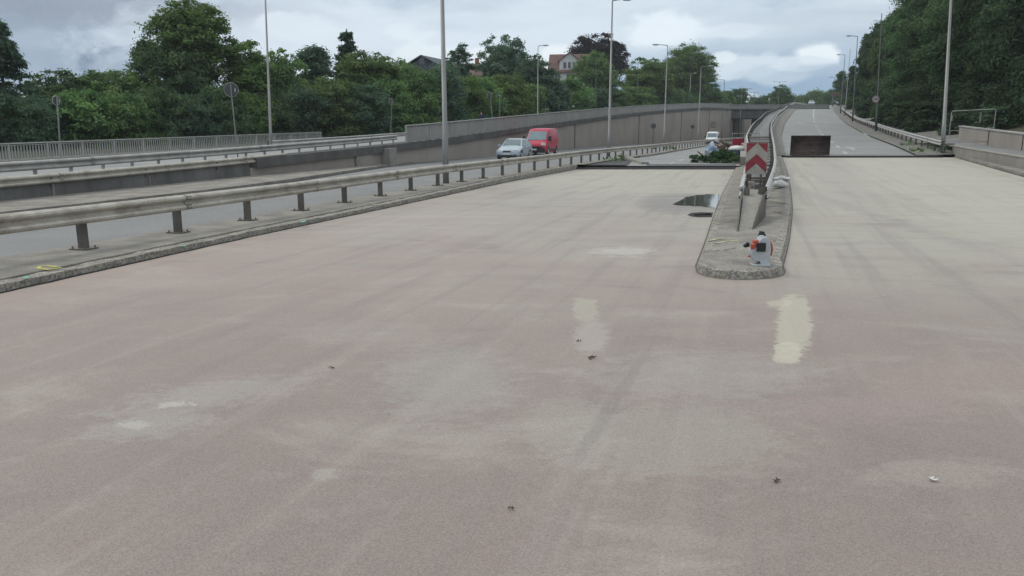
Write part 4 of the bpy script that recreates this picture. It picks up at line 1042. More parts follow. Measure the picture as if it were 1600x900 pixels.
# backplate: tall curved grey shell at the right
mb = MB(); prof = []
outer = [(-.03,.015),(.07,.015),(.095,.12),(.105,.24),(.09,.35),(.06,.41),(.02,.435),(-.03,.43),(-.075,.38),(-.09,.30),(-.09,.20),(-.06,.10)]
vs = [(x, y, z) for y in (-.10,.14) for x, z in outer]; q = len(outer)
mb.add(vs, [tuple(range(q))[::-1], tuple(range(q,2*q))]+[(i,(i+1)%q,q+(i+1)%q,q+i) for i in range(q)])
LB(mb, 'backplate', 'blower_grey', bevel=.012)
mb = MB(); mb.disc((-.075,.0,.175), .115, (0,-1,0), .19, 28); fan = LB(mb, 'fan_housing', 'blower_grey', bevel=.014)
mb = MB(); mb.box((-.045,-.115,.285), (.13,.04,.13)); LB(mb, 'filter_cover', 'black', bevel=.01)
mb = MB(); mb.box((-.14,-.03,.285), (.075,.13,.10)); mb.box((-.105,.0,.355), (.09,.13,.05)); LB(mb, 'engine_cover', 'orange', bevel=.02)
mb = MB(); mb.tube([(-.19,-.02,.12),(-.17,-.02,.2),(-.13,-.02,.14)], [.034,.042,.038], 10); LB(mb, 'fuel_tank', 'orange', bevel=.018)
mb = MB(); mb.tube([(-.20,0,.30),(-.26,-.01,.29),(-.275,-.01,.27)], [.028,.03,.026], 10); mb.box((-.225,-.02,.325),(.04,.06,.03)); LB(mb, 'throttle_nozzle', 'black')
mb = MB(); mb.tube([(.09,.0,.10),(.125,.0,.16),(.135,.0,.24),(.12,.0,.32),(.09,.0,.37)], [.012,.018,.020,.018,.012], 8); LB(mb, 'shoulder_pad', 'orange', smooth=True)
mb = MB(); mb.box((-.03,-.04,.013), (.27,.20,.025)); mb.box((-.0,.03,.05),(.10,.16,.05)); LB(mb, 'stand', 'blower_grey', bevel=.008)
mb = MB(); mb.tube([(-.07,.02,.44),(-.05,.02,.50),(-.01,.02,.49),(.03,.02,.44)], [.014,.018,.018,.014], 8); mb.box((-.02,.02,.475),(.07,.05,.05)); LB(mb, 'handle', 'plastic_dark')
mb = MB(); mb.tube([(-.14,-.05,.09),(-.06,-.07,.05),(.03,-.07,.06)], .012, 6); LB(mb, 'hose', 'black')
# debris on the deck
for i, (px, py, s, lab) in enumerate([(928,560,.06,'curled dry brown leaf cluster on the deck, left of the cream patch'),(903,533,.035,'small dark speck of debris beyond the dry leaf cluster'),(518,575,.03,'small dark bit of debris on the pink left half of the deck'),
    (801,796,.025,'dark bit of debris nearest the camera at bottom centre'),(1217,751,.04,'small dark leaf on the pinkish deck below the grey patch'),(1460,749,.05,'pale chip lying on the right part of the deck'),
    (1172,345,.05,'small twig on the median island behind the leaf blower')]):
    c = Vector(gp(px,py,.004 if i < 6 else .14)); mb = MB(); random.seed(i+40)
    for k in range(7 if s > .08 else 3):
        o_ = Vector((random.uniform(-1,1)*s*.9, random.uniform(-1,1)*s*.5, 0)); a = random.uniform(0,6)
        p = [Vector((math.cos(a)*s*.6, math.sin(a)*s*.6, .012)), Vector((-math.sin(a)*s*.22, math.cos(a)*s*.22, .003)), Vector((-math.cos(a)*s*.5, -math.sin(a)*s*.5, .015)), Vector((math.sin(a)*s*.22, -math.cos(a)*s*.22, .002))]
        top = [c+o_+q+Vector((0,0,.004)) for q in p]; bot = [c+o_+q for q in p]
        mb.add(bot+top, [(3,2,1,0),(4,5,6,7),(0,1,5,4),(1,2,6,5),(2,3,7,6),(3,0,4,7)])
    tag(mb.build('dry_leaf', 'leaf_brown' if i != 5 else 'sack'), lab, 'debris')

# ================================================================== VEHICLES
def vehicle(name, label, cat, pos, rz, stations, ring_fn, paint, wheels, wr, win, extras, W, group=None, track=None):
    """stations: (x, zbot, zbelt, zroof, wbot, wbelt, wroof) front = x 0, going back; built facing local -Y"""
    t = empty(name, pos, label, cat, group); t.rotation_euler = (0,0,rz)
    vs = []; fs = []; n = 10
    for (x, zb, zm, zt, wb_, wm, wt) in stations:
        zs = zb+(zm-zb)*.35
        crown = min(.04, max(0, (zt-zm)*.3+.015))
        L = [(-wb_,zb),(-wm,zs),(-wm*1.005,zs+(zm-zs)*.55),(-wm*.985,zm),(-wt,zt),(-wt*.55,zt+crown)]
        prof = L+[(-a,b) for a,b in L[::-1]]
        n = len(prof)
        for a, z in prof: vs.append((a, x, z))
    S_ = len(stations)
    for i in range(S_-1):
        for k in range(n): k2 = (k+1)%n; fs.append((i*n+k, i*n+k2, (i+1)*n+k2, (i+1)*n+k))
    fs.append(tuple(range(n))[::-1]); fs.append(tuple((S_-1)*n+k for k in range(n)))
    mb = MB(); mb.add(vs, fs); body = mb.build('body', paint, t, world=False)
    m = body.modifiers.new('bevel','BEVEL'); m.width = .03; m.segments = 2; m.limit_method='ANGLE'; m.angle_limit = R(25)
    for p in body.data.polygons: p.use_smooth = True
    V = [Vector(v) for v in vs]
    def quadpane(idx, shrink, o_, nm, mt, par=t, uv=None):
        P = [V[i] for i in idx]; c = sum(P, Vector())/4; nn = (P[2]-P[0]).cross(P[3]-P[1]).normalized()
        if nn.dot(c-Vector((0,2,.7))) < 0: nn = -nn
        if uv:
            bil = lambda u,v: (P[0]*(1-u)+P[3]*u)*(1-v)+(P[1]*(1-u)+P[2]*u)*v
            P = [bil(uv[0],uv[1]), bil(uv[0],uv[3]), bil(uv[2],uv[3]), bil(uv[2],uv[1])]; c = sum(P, Vector())/4
        P = [c+(p-c)*shrink+nn*o_ for p in P]; Q = [p-nn*.03 for p in P]
        mb = MB(); mb.add(P+Q, [(0,1,2,3),(7,6,5,4),(0,4,5,1),(1,5,6,2),(2,6,7,3),(3,7,4,0)]); return mb.build(nm, mt, par, world=False)
    for (kind, i, uv, mt) in win:
        if kind == 'side':
            quadpane((i*n+3, i*n+4, (i+1)*n+4, (i+1)*n+3), .97, .012, 'window', mt, uv=uv)
            quadpane((i*n+n-4, i*n+n-5, (i+1)*n+n-5, (i+1)*n+n-4), .97, .012, 'window', mt, uv=uv)
        elif kind == 'wind':
            # windshield spans the top segments between station i and i+1
            P = [V[i*n+4], V[i*n+n-5], V[(i+1)*n+n-5], V[(i+1)*n+4]]; c = sum(P,Vector())/4; nn = (P[2]-P[0]).cross(P[3]-P[1]).normalized()
            if (nn.y > 0) == (uv == 'front'): nn = -nn
            vv = [c+(p-c)*.90+nn*.045 for p in P]; q = [p-nn*.06 for p in vv]
            mb = MB(); mb.add(vv+q, [(0,1,2,3),(7,6,5,4),(0,4,5,1),(1,5,6,2),(2,6,7,3),(3,7,4,0)])
            mb.build('windscreen' if uv == 'front' else 'rear_window', mt, t, world=False)
    tr = track or W/2-.10
    for wx in wheels:
        for s in (-1,1):
            mb = MB(); mb.tube([(s*(tr-.10),wx,wr),(s*(tr+.07),wx,wr),(s*(tr+.10),wx,wr)], [wr,wr,wr*.93], 24); w_ = mb.build('wheel', 'rubber', t, world=False)
            mb = MB(); mb.tube([(s*(tr+.09),wx,wr),(s*(tr+.115),wx,wr)], [wr*.62,wr*.55], 16); mb.build('rim', 'chrome', w_, world=False)
            mb = MB(); a = [(s*(W/2+.004), wx+math.cos(k)*(wr+.07), wr+.02+math.sin(k)*(wr+.07)) for k in [math.pi*j/10-.15*(1-j/5) for j in range(11)]]
            b2 = [(p[0]-s*.05,p[1],p[2]) for p in a]
            mb.add(a+b2, [tuple(range(11)), tuple(range(11,22))[::-1]]+[(j,j+1,j+12,j+11) for j in range(10)]+[(10,0,11,21)]); mb.build('wheel_arch', 'black', t, world=False)
    for nm, mt, boxes, par in extras:
        mb = MB()
        for bx in boxes: mb.box(*bx[:2], **(bx[2] if len(bx) > 2 else {}))
        mb.build(nm, mt, t, world=False, bevel=.008)
    return t
est = [(0,.28,.50,.58,.62,.72,.60),(.10,.20,.60,.70,.72,.83,.66),(.45,.18,.66,.80,.78,.87,.70),(1.25,.18,.86,.93,.80,.885,.72),(1.42,.18,.90,.97,.80,.89,.74),(2.12,.18,.93,1.42,.80,.89,.60),(2.9,.18,.95,1.47,.80,.89,.61),(3.75,.18,.97,1.45,.80,.89,.61),(4.35,.20,.98,1.38,.80,.87,.58),(4.62,.26,.96,1.02,.78,.83,.66),(4.75,.32,.80,.84,.72,.78,.62)]
def place(px, Y, z): return cp(px, Y, z)
estate_ex = [
 ('grille','chrome',[((0,-.01,.60),(.62,.05,.13)),],None),
 ('grille_mesh','plastic_dark',[((0,-.03,.60),(.54,.03,.09)),((0,-.015,.30),(.85,.05,.09)),],None),
 ('number_plate','plate',[((0,-.035,.42),(.50,.02,.10))],None),
 ('headlight','headlight',[((-.63,.10,.64),(.30,.16,.15),dict(rz=.35))],None),
 ('headlight','headlight',[((.63,.10,.64),(.30,.16,.15),dict(rz=-.35))],None),
 ('bumper_lip','plastic_dark',[((0,.06,.215),(1.5,.2,.07))],None),
 ('fog_lamp','plastic_dark',[((-.58,.02,.33),(.22,.12,.09))],None),('fog_lamp','plastic_dark',[((.58,.02,.33),(.22,.12,.09))],None),
 ('roof_rail','chrome',[((-.58,3.15,1.50),(.04,2.0,.04))],None),('roof_rail','chrome',[((.58,3.15,1.50),(.04,2.0,.04))],None),
 ('mirror','car_silver',[((-.99,1.62,1.0),(.20,.12,.14))],None),('mirror','car_silver',[((.99,1.62,1.0),(.20,.12,.14))],None),
 ('door_seam','plastic_dark',[((-.893,2.15,.6),(.012,.012,.6)),((.893,2.15,.6),(.012,.012,.6)),((-.893,3.1,.6),(.012,.012,.6)),((.893,3.1,.6),(.012,.012,.6))],None),
 ('door_handle','car_silver',[((.90,2.9,.84),(.03,.16,.03)),((.90,3.6,.84),(.03,.16,.03)),((-.90,2.9,.84),(.03,.16,.03)),((-.90,3.6,.84),(.03,.16,.03))],None),
 ('tail_light','tail',[((-.76,4.66,.85),(.14,.1,.3)),((.76,4.66,.85),(.14,.1,.3))],None)]
hd = -.24
x, y, z = cp(792, 55.5, .26)
vehicle('estate_car', 'light blue silver estate car driving towards the camera in front of the red van', 'car', (x,y,z), hd, est, None, 'car_silver', [.92,3.62], .32,
  [('wind',4,'front','glass_dark'),('side',4,(.12,.06,.94,.9),'glass_dark'),('side',5,(.05,.05,.97,.9),'glass_dark'),('side',6,(.03,.05,.97,.9),'glass_dark'),('side',7,(.03,.05,.9,.88),'glass_dark')], estate_ex, 1.78)
vst = [(0,.35,.62,.72,.80,.88,.74),(.10,.25,.80,.90,.92,1.0,.84),(.55,.22,1.02,1.14,.95,1.01,.86),(.80,.22,1.12,1.22,.95,1.02,.88),(1.55,.22,1.18,2.02,.95,1.02,.84),(1.85,.22,1.20,2.18,.95,1.02,.86),(2.9,.22,1.22,2.25,.95,1.02,.87),(4.8,.24,1.22,2.25,.95,1.02,.87),(4.96,.28,1.22,2.20,.93,1.00,.85)]
van_ex = lambda body: [
 ('bumper','plastic_dark',[((0,.0,.42),(1.86,.24,.38))],None),('lower_grille','plastic_dark',[((0,-.03,.70),(1.3,.1,.14))],None),
 ('headlight','headlight',[((-.76,.10,.93),(.32,.2,.22),dict(rz=.4,rx=-.2))],None),('headlight','headlight',[((.76,.10,.93),(.32,.2,.22),dict(rz=-.4,rx=-.2))],None),
 ('mirror','plastic_dark',[((-1.14,1.0,1.40),(.22,.14,.40))],None),('mirror','plastic_dark',[((1.14,1.0,1.40),(.22,.14,.40))],None),
 ('number_plate','plate',[((0,-.13,.50),(.5,.02,.11))],None),
 ('side_trim','plastic_dark',[((1.025,3.0,.45),(.03,3.0,.12)),((-1.025,3.0,.45),(.03,3.0,.12))],None),
 ('body_groove',body,[((1.022,3.3,1.18),(.03,3.1,.05)),((-1.022,3.3,1.18),(.03,3.1,.05))],None),
 ('door_seam','plastic_dark',[((1.022,2.05,.8),(.014,.014,.9)),((-1.022,2.05,.8),(.014,.014,.9))],None),
 ('tail_light','tail',[((-.93,4.97,1.2),(.1,.05,.5)),((.93,4.97,1.2),(.1,.05,.5))],None)]
x, y, z = cp(834.5, 66.0, .30)
vehicle('panel_van', 'red panel van driving behind the silver estate car', 'van', (x,y,z), hd-.04, vst, None, 'van_red', [.95,4.0], .34,
  [('wind',3,'front','glass_light'),('side',3,(.45,.08,.95,.85),'glass_dark'),('side',4,(.0,.08,.95,.72),'glass_dark')], van_ex('van_red'), 2.04)
x, y, z = cp(1111, 121, .5)
vehicle('panel_van', 'small white van far away before the retaining wall', 'van', (x,y,z), hd-.1, [tuple([a[0]*.9,a[1],a[2]*.86,a[3]*.86,a[4]*.9,a[5]*.9,a[6]*.9]) for a in vst], None, 'van_white', [.85,3.6], .31,
  [('wind',3,'front','glass_dark'),('side',3,(.45,.08,.95,.85),'glass_dark'),('side',4,(.0,.08,.95,.72),'glass_dark'),('side',6,(.1,.15,.9,.6),'glass_dark')],
  [('bumper','plastic_dark',[((0,.0,.36),(1.66,.24,.25))],None),('headlight','headlight',[((-.68,.10,.80),(.28,.2,.18))],None),('headlight','headlight',[((.68,.10,.80),(.28,.2,.18))],None),('mirror','plastic_dark',[((-1.02,.9,1.2),(.2,.12,.3))],None),('mirror','plastic_dark',[((1.02,.9,1.2),(.2,.12,.3))],None)], 1.84)
x, y, z = cp(1268, 243, 10.9)
vehicle('estate_car', 'tiny pale car at the crest of the rising road', 'car', (x,y,z), hd-.1, est, None, 'car_silver', [.92,3.62], .32, [('wind',4,'front','glass_dark'),('side',5,(.05,.05,.97,.9),'glass_dark')], estate_ex[:5], 1.78)

# ================================================================== CLUTTER BEHIND THE LEFT JOINT
def rnd_cloth(name, label, cat, c, size, m, seed, m2=None, stripes=None):
    random.seed(seed); bm = bmesh.new(); bmesh.ops.create_icosphere(bm, subdivisions=4, radius=1)
    ph = [random.uniform(0,6) for _ in range(6)]
    for v in bm.verts:
        p = v.co.copy(); f = 1+.10*math.sin(5*p.x+ph[0])+.09*math.sin(6*p.y+4*p.z+ph[1])+.06*math.sin(11*p.z+3*p.x+ph[2])
        v.co = Vector((p.x*size[0]*f, p.y*size[1]*f, max(0,(p.z*.5+.5))*size[2]*f))
    me = bpy.data.meshes.new(name); bm.to_mesh(me); bm.free()
    for p in me.polygons: p.use_smooth = True
    me.materials.append(M_(m))
    if m2:
        me.materials.append(M_(m2))
        for p in me.polygons:
            if math.sin(p.center.z*stripes[0]+p.center.x*stripes[1]+ph[3]) > .25: p.material_index = 1
    return tag(link(name, me, None, c), label, cat)
z0 = .2
rnd_cloth('tarpaulin_bundle', 'crumpled blue and white tarpaulin bundle left of the timber heap', 'tarpaulin', cp(1111,58,z0), (.50,.5,1.1), 'tarp_white', 3, 'tarp_blue', (5.5,4))
t = empty('tarpaulin_drum', cp(1150,54,z0), 'dark blue drum with a white rounded lid beside the chevron board', 'drum')
c = Vector(cp(1150,54,z0)); mb = MB(); mb.tube([c,c+Vector((0,0,.05)),c+Vector((0,0,.75)),c+Vector((0,0,.85))],[.5,.55,.55,.48],20); mb.build('drum','drum_blue',t,smooth=True)
mb = MB(); mb.tube([c+Vector((0,0,.80)),c+Vector((0,0,.92)),c+Vector((0,0,1.05)),c+Vector((0,0,1.10))],[.56,.55,.38,.05],20); mb.build('lid','sack',t,smooth=True)
mb = MB(); mb.tube([c+Vector((.10,-.56,.86)),c+Vector((.35,-.62,.1))],.045,6); mb.build('strap','tarp_white',t)
random.seed(8); mb = MB(); c = Vector(cp(1131,60,z0))
for k in range(60):
    u = random.gauss(0,.42); v = random.gauss(0,.4); h = 1.25*math.exp(-(u*u+v*v)*.7)*random.random()
    mb.box((c.x+u*1.5, c.y+v*1.0, z0+.05+h), (random.uniform(.3,1.3), random.uniform(.06,.18), random.uniform(.04,.14)), rz=random.uniform(-1.2,1.2), ry=random.uniform(-.6,.6), rx=random.uniform(-.4,.4))
tag(mb.build('timber_heap','timber'), 'untidy brown heap of scrap timber and branches between the tarpaulin and the drum', 'timber heap')
a = Vector(cp(1142.5,64,z0)); b_ = Vector(cp(1185,66,z0)); zt = pp(1142,208.5,64)[2]
t = empty('barrier_fence', a, 'tube fence with a red board behind the clutter left of the chevron board', 'barrier')
mb = MB(); mb.tube([a,(a.x,a.y,zt),(b_.x,b_.y,zt),b_], .035, 6); mb.tube([(a.x,a.y,z0+.6),(b_.x,b_.y,z0+.6)], .03, 6); m_ = a.lerp(b_,.44); mb.tube([m_,(m_.x,m_.y,zt)], .03, 6); mb.build('frame','galv_far',t)
mb = MB(); q = Vector(cp(1152,63.9,z0)); z1, z2 = pp(1152,216.5,63.9)[2], pp(1152,227.5,63.9)[2]; mb.box((q.x,q.y,(z1+z2)/2),(.95,.04,z1-z2)); mb.build('red_board','red_board',t)
mb = MB(); mb.box((q.x,q.y-.01,z1+.03),(1.0,.06,.07)); mb.box((q.x+1.35,q.y+.3,z1+.02),(.9,.06,.12)); mb.build('white_rail','paint_white',t)
t = empty('barrier', cp(1162,60,z0), 'narrow red and white barrier plank leaning beside the drum', 'barrier')
q = Vector(cp(1158,60,z0)); mb = MB(); mb.box((q.x,q.y,z0+.55),(.22,.04,1.1),rx=-.1); mb.build('plank','red_board',t); mb = MB(); mb.box((q.x,q.y+.1,z0+.05),(.3,.5,.08)); mb.build('foot','rubber',t)

# ================================================================== PERSON
def skinned(name, verts, edges, radii, m, parent, root=0, sub=2):
    me = bpy.data.meshes.new(name); me.from_pydata([tuple(v) for v in verts], edges, []); me.materials.append(M_(m))
    o = bpy.data.objects.new(name, me); C.objects.link(o); sk = o.modifiers.new('s','SKIN'); 
    for i, r in enumerate(radii): me.skin_vertices[0].data[i].radius = (r, r) if not hasattr(r,'__len__') else r
    for i in range(len(radii)): me.skin_vertices[0].data[i].use_root = (i == root)
    ss_ = o.modifiers.new('u','SUBSURF'); ss_.levels = sub; ss_.render_levels = sub
    dg = bpy.context.evaluated_depsgraph_get(); nm = bpy.data.meshes.new_from_object(o.evaluated_get(dg)); C.objects.unlink(o); bpy.data.objects.remove(o)
    for p in nm.polygons: p.use_smooth = True
    nm.materials.clear(); nm.materials.append(M_(m)); return link(name, nm, parent, world=False)
c = Vector(cp(752.5, 66, 2.2)); t = empty('person', c, 'person in dark blue clothes walking behind the parapet, seen from the chest up', 'person', rz=-.6)
V = [(0,0,.95),(0,.01,1.15),(0,.02,1.35),(0,.02,1.47),(0,0,1.54),(0,-.01,1.64),(0,-.01,1.75),
     (-.10,0,.90),(-.12,-.10,.50),(-.12,.02,.08),(-.12,-.14,.04),(.10,0,.90),(.12,.14,.50),(.12,.28,.10),(.12,.14,.05),
     (-.19,.02,1.42),(-.25,.08,1.15),(-.26,-.02,.93),(-.26,-.06,.85),(.19,.02,1.42),(.26,-.06,1.16),(.27,-.22,1.0),(.27,-.28,.95)]
E = [(0,1),(1,2),(2,3),(3,4),(4,5),(5,6),(0,7),(7,8),(8,9),(9,10),(0,11),(11,12),(12,13),(13,14),(2,15),(15,16),(16,17),(17,18),(2,19),(19,20),(20,21),(21,22)]
Rd = [.15,.14,.16,.08,.06,.09,.08,.10,.07,.045,.04,.10,.07,.045,.04,.07,.05,.035,.03,.07,.05,.035,.03]
skinned('body', V, E, Rd, 'skin', t)
skinned('jacket', [(0,0,.88),(0,.01,1.15),(0,.02,1.36),(0,.02,1.47),(-.19,.02,1.42),(-.25,.08,1.15),(-.26,-.02,.95),(.19,.02,1.42),(.26,-.06,1.16),(.27,-.21,1.01)], [(0,1),(1,2),(2,3),(2,4),(4,5),(5,6),(2,7),(7,8),(8,9)], [.18,.17,.19,.10,.085,.065,.05,.085,.065,.05], 'blue_cloth', t)
skinned('trousers', [(0,0,.95),(-.10,0,.88),(-.12,-.10,.50),(-.12,.02,.12),(.10,0,.88),(.12,.14,.50),(.12,.27,.14)], [(0,1),(1,2),(2,3),(0,4),(4,5),(5,6)], [.16,.12,.085,.06,.12,.085,.06], 'black', t)
mb = MB(); bm = bmesh.new(); bmesh.ops.create_icosphere(bm, subdivisions=3, radius=.115)
for v in bm.verts: v.co = Vector((v.co.x*.85, v.co.y, v.co.z))+Vector((0,.02,1.70))
me = bpy.data.meshes.new('hair'); bm.to_mesh(me); bm.free(); me.materials.append(M_('hair')); link('hair', me, t, world=False)

# ================================================================== HOUSES
def house(px, Y, zg, w_, d_, eave, ridge, rz, roofm, wallm, label, chimney=True, gable_front=False, dormer=False):
    c = Vector(cp(px, Y, zg)); t = empty('house', c, label, 'house', rz=rz)
    mb = MB(); hw, hd_ = w_/2, d_/2
    if gable_front:
        v = [(-hw,-hd_,-3),(hw,-hd_,-3),(hw,-hd_,eave),(0,-hd_,ridge-.25),(-hw,-hd_,eave),(-hw,hd_,-3),(hw,hd_,-3),(hw,hd_,eave),(0,hd_,ridge-.25),(-hw,hd_,eave)]
        f = [(0,1,2,3,4),(9,8,7,6,5),(1,6,7,2),(0,4,9,5)]
    else:
        v = [(-hw,-hd_,-3),(-hw,hd_,-3),(-hw,hd_,eave),(-hw,0,ridge-.25),(-hw,-hd_,eave),(hw,-hd_,-3),(hw,hd_,-3),(hw,hd_,eave),(hw,0,ridge-.25),(hw,-hd_,eave)]
        f = [(0,1,2,3,4),(9,8,7,6,5),(0,4,9,5),(1,6,7,2)]
    mb.add(v, f); mb.build('wall', wallm, t, world=False)
    mb = MB(); o_ = .5; th = .22
    sl = (ridge-eave)/(hw if gable_front else hd_)
    def slab(sg):
        e = (hw if gable_front else hd_)+o_; L = (hd_ if gable_front else hw)+o_; ze = eave-sl*o_
        P = []
        for l in (-L, L):
            P += [(sg*e, l, ze), (0, l, ridge), (0, l, ridge+th), (sg*e, l, ze+th)]
        if not gable_front: P = [(y, x, z) for x, y, z in P]
        mb.add(P, [(0,1,2,3),(4,7,6,5),(0,4,5,1),(1,5,6,2),(2,6,7,3),(3,7,4,0)])
    slab(-1); slab(1); rf = mb.build('roof', roofm, t, world=False)
    if chimney: mb = MB(); mb.box((hw*.45,.8,ridge+.3),(.8,.8,2.2)); mb.build('chimney', wallm if wallm != 'render_white' else 'brick', rf, world=False)
    fy = -hd_-.02
    for k in range(-1,2):
        for zz_ in (eave-1.5, eave-4.3):
            mb = MB(); mb.box((k*hw*.6,fy,zz_),(1.2,.08,1.5)); wn = mb.build('window','window',t,world=False); mb = MB(); mb.box((k*hw*.6,fy-.03,zz_-.8),(1.4,.14,.1)); mb.box((k*hw*.6,fy-.05,zz_),(.07,.04,1.45)); mb.build('frame','paint_white',wn,world=False)
    if gable_front:
        mb = MB(); mb.box((0,fy,eave+.9),(1.1,.08,1.3)); mb.build('window','window',t,world=False)
    if dormer:
        mb = MB(); dw = 2.4; zz_ = eave+.2; yf = -hd_+.1
        mb.add([(-dw,yf,zz_),(dw,yf,zz_),(dw,yf,zz_+2.1),(0,yf,zz_+4.0),(-dw,yf,zz_+2.1),(-dw,0,zz_),(dw,0,zz_),(dw,0,zz_+2.1),(0,0,zz_+4.0),(-dw,0,zz_+2.1)], [(0,1,2,3,4),(9,8,7,6,5),(1,6,7,2),(0,4,9,5)])
        dm = mb.build('dormer','render_white',t,world=False)
        mb = MB()
        for sg in (-1,1):
            P = []
            for l in (yf-.4, 0): P += [(sg*(dw+.4),l,zz_+1.8),(0,l,zz_+4.05),(0,l,zz_+4.25),(sg*(dw+.4),l,zz_+2.0)]
            mb.add(P, [(0,1,2,3),(4,7,6,5),(0,4,5,1),(1,5,6,2),(2,6,7,3),(3,7,4,0)])
        mb.build('dormer_roof',roofm,dm,world=False)
        for s in (-1.1,0,1.1): mb = MB(); mb.box((s,yf-.03,zz_+1.1),(.7,.06,1.4)); mb.build('dormer_window','window',dm,world=False)
    return t
def zpx(py, Y): return pp(800, py, Y)[2]
house(676, 150, 5, 7, 8, zpx(106,150)-5, zpx(91,150)-5, -.35, 'roof_grey', 'roof_grey', 'house with a blue grey gabled roof behind the woods left of the thick lamp pole', chimney=False, gable_front=True)
house(735, 165, 6, 7.5, 7, zpx(119,165)-6, zpx(101,165)-6, .25, 'roof_brown', 'brick', 'orange brick house with a brown roof between two trees right of the thick lamp pole')
house(891, 195, 9, 9.5, 9, zpx(113,195)-9, zpx(86,195)-9, -.15, 'roof_red', 'render_white', 'white house with a red brown roof and gabled dormer beside the dark red tree', chimney=False, dormer=True)
# ================================================================== TREES
def leaves(clumps, per, size, flat=.35, seed=0, aspect=1.7):
    """numpy leaf quads scattered over clump surfaces"""
    rng = np.random.default_rng(seed)
    allv = []
    for (cx, cy, cz, r, rz_) in clumps:
        n = max(6, int(per*(r**2)))
        d = rng.normal(size=(n,3)); d /= np.linalg.norm(d, axis=1, keepdims=True)
        d[:,2] = np.where(d[:,2] < -.35, -d[:,2]*.6, d[:,2])
        rad = r*(rng.uniform(.30, 1.0, n)**.45)*(1+.26*rng.normal(size=n))
        p = np.array([cx,cy,cz])+d*rad[:,None]*np.array([1,1,rz_])
        nrm = d*.9+rng.normal(size=(n,3))*.55+np.array([0,0,.35]); nrm /= np.linalg.norm(nrm, axis=1, keepdims=True)
        t1 = np.cross(nrm, rng.normal(size=(n,3))); t1 /= np.linalg.norm(t1, axis=1, keepdims=True)
        t2 = np.cross(nrm, t1); s = size*rng.uniform(.6,1.35,n)
        a = t1*(s*aspect/2)[:,None]; b = t2*(s/2)[:,None]; k = nrm*(s*.18)[:,None]
        q = np.stack([p-a, p-b*.9-k*0+a*.1+k, p+a, p+b*.9+a*.1+k], axis=1)
        allv.append(q.reshape(-1,3))
    return np.concatenate(allv)
def quads_mesh(name, v, m):
    n = len(v)//4; me = bpy.data.meshes.new(name)
    me.vertices.add(n*4); me.vertices.foreach_set('co', v.astype(np.float32).ravel())
    me.loops.add(n*4); me.loops.foreach_set('vertex_index', np.arange(n*4, dtype=np.int32))
    me.polygons.add(n); me.polygons.foreach_set('loop_start', np.arange(0, n*4, 4, dtype=np.int32)); me.polygons.foreach_set('loop_total', np.full(n, 4, np.int32))
    me.update(calc_edges=True); me.materials.append(M_(m)); return me
def crown_clumps(kind, rng):
    """unit crown: radius ~1 horizontally, z 0..1 of crown height is mapped later"""
    out = []
    if kind == 'round':
        n = 150
        for i in range(n):
            d = rng.normal(size=3); d /= np.linalg.norm(d); r = rng.uniform(.25,.86)
            out.append((d[0]*r, d[1]*r, d[2]*r, rng.uniform(.17,.29)))
        for i in range(26):
            d = rng.normal(size=3); d /= np.linalg.norm(d); out.append((d[0]*.93, d[1]*.93, abs(d[2])*.93, rng.uniform(.09,.16)))
    elif kind == 'airy':
        for i in range(100):
            d = rng.normal(size=3); d /= np.linalg.norm(d); r = rng.uniform(.45,.95)
            out.append((d[0]*r, d[1]*r, d[2]*r, rng.uniform(.10,.20)))
    elif kind == 'tall':
        for i in range(150):
            z = rng.uniform(-1,1); w_ = math.sqrt(max(.05,1-z*z))*(.75 if z > .3 else 1.0)
            a = rng.uniform(0,6.28); r = w_*rng.uniform(.3,.88); out.append((math.cos(a)*r, math.sin(a)*r, z*.92, rng.uniform(.15,.28)))
    elif kind == 'conifer':
        for i in range(170):
            z = rng.uniform(-1,1)**1; u = (1-z)/2; w_ = .12+.9*u**.8*(.75+.35*math.sin(z*17+i))
            a = rng.uniform(0,6.28); r = w_*rng.uniform(.45,1.0); out.append((math.cos(a)*r, math.sin(a)*r, z, rng.uniform(.07,.14)+.05*u))
        for i in range(8): out.append((0,0,1-.08*i,.05+.012*i))
    elif kind == 'bush':
        for i in range(100):
            a = rng.uniform(0,6.28); z = rng.uniform(-1,.9); w_ = math.sqrt(max(.1, 1-max(0,z)**2)); r = w_*rng.uniform(.2,.9)
            out.append((math.cos(a)*r, math.sin(a)*r, z, rng.uniform(.18,.34)))
    return out
PROTO = {}
def crown_mesh(kind, var, m, rx, rz_, leaf, per):
    key = (kind, var, m, round(rx), round(rz_), leaf)
    if key in PROTO: return PROTO[key]
    rng = np.random.default_rng(abs(hash((kind, var))) % 9999 if False else {'round':10,'airy':20,'tall':30,'conifer':40,'bush':50}[kind]+var)
    cl = [(x*rx, y*rx, z*rz_, r*(rx*.5+rz_*.5)*1.0, .8) for x, y, z, r in crown_clumps(kind, rng)]
    v = leaves(cl, per, leaf, seed=var+5, aspect=1.9 if kind != 'conifer' else 3.0)
    PROTO[key] = quads_mesh('crown', v, m); PROTO[key]['rx'] = rx; PROTO[key]['rz'] = rz_
    return PROTO[key]
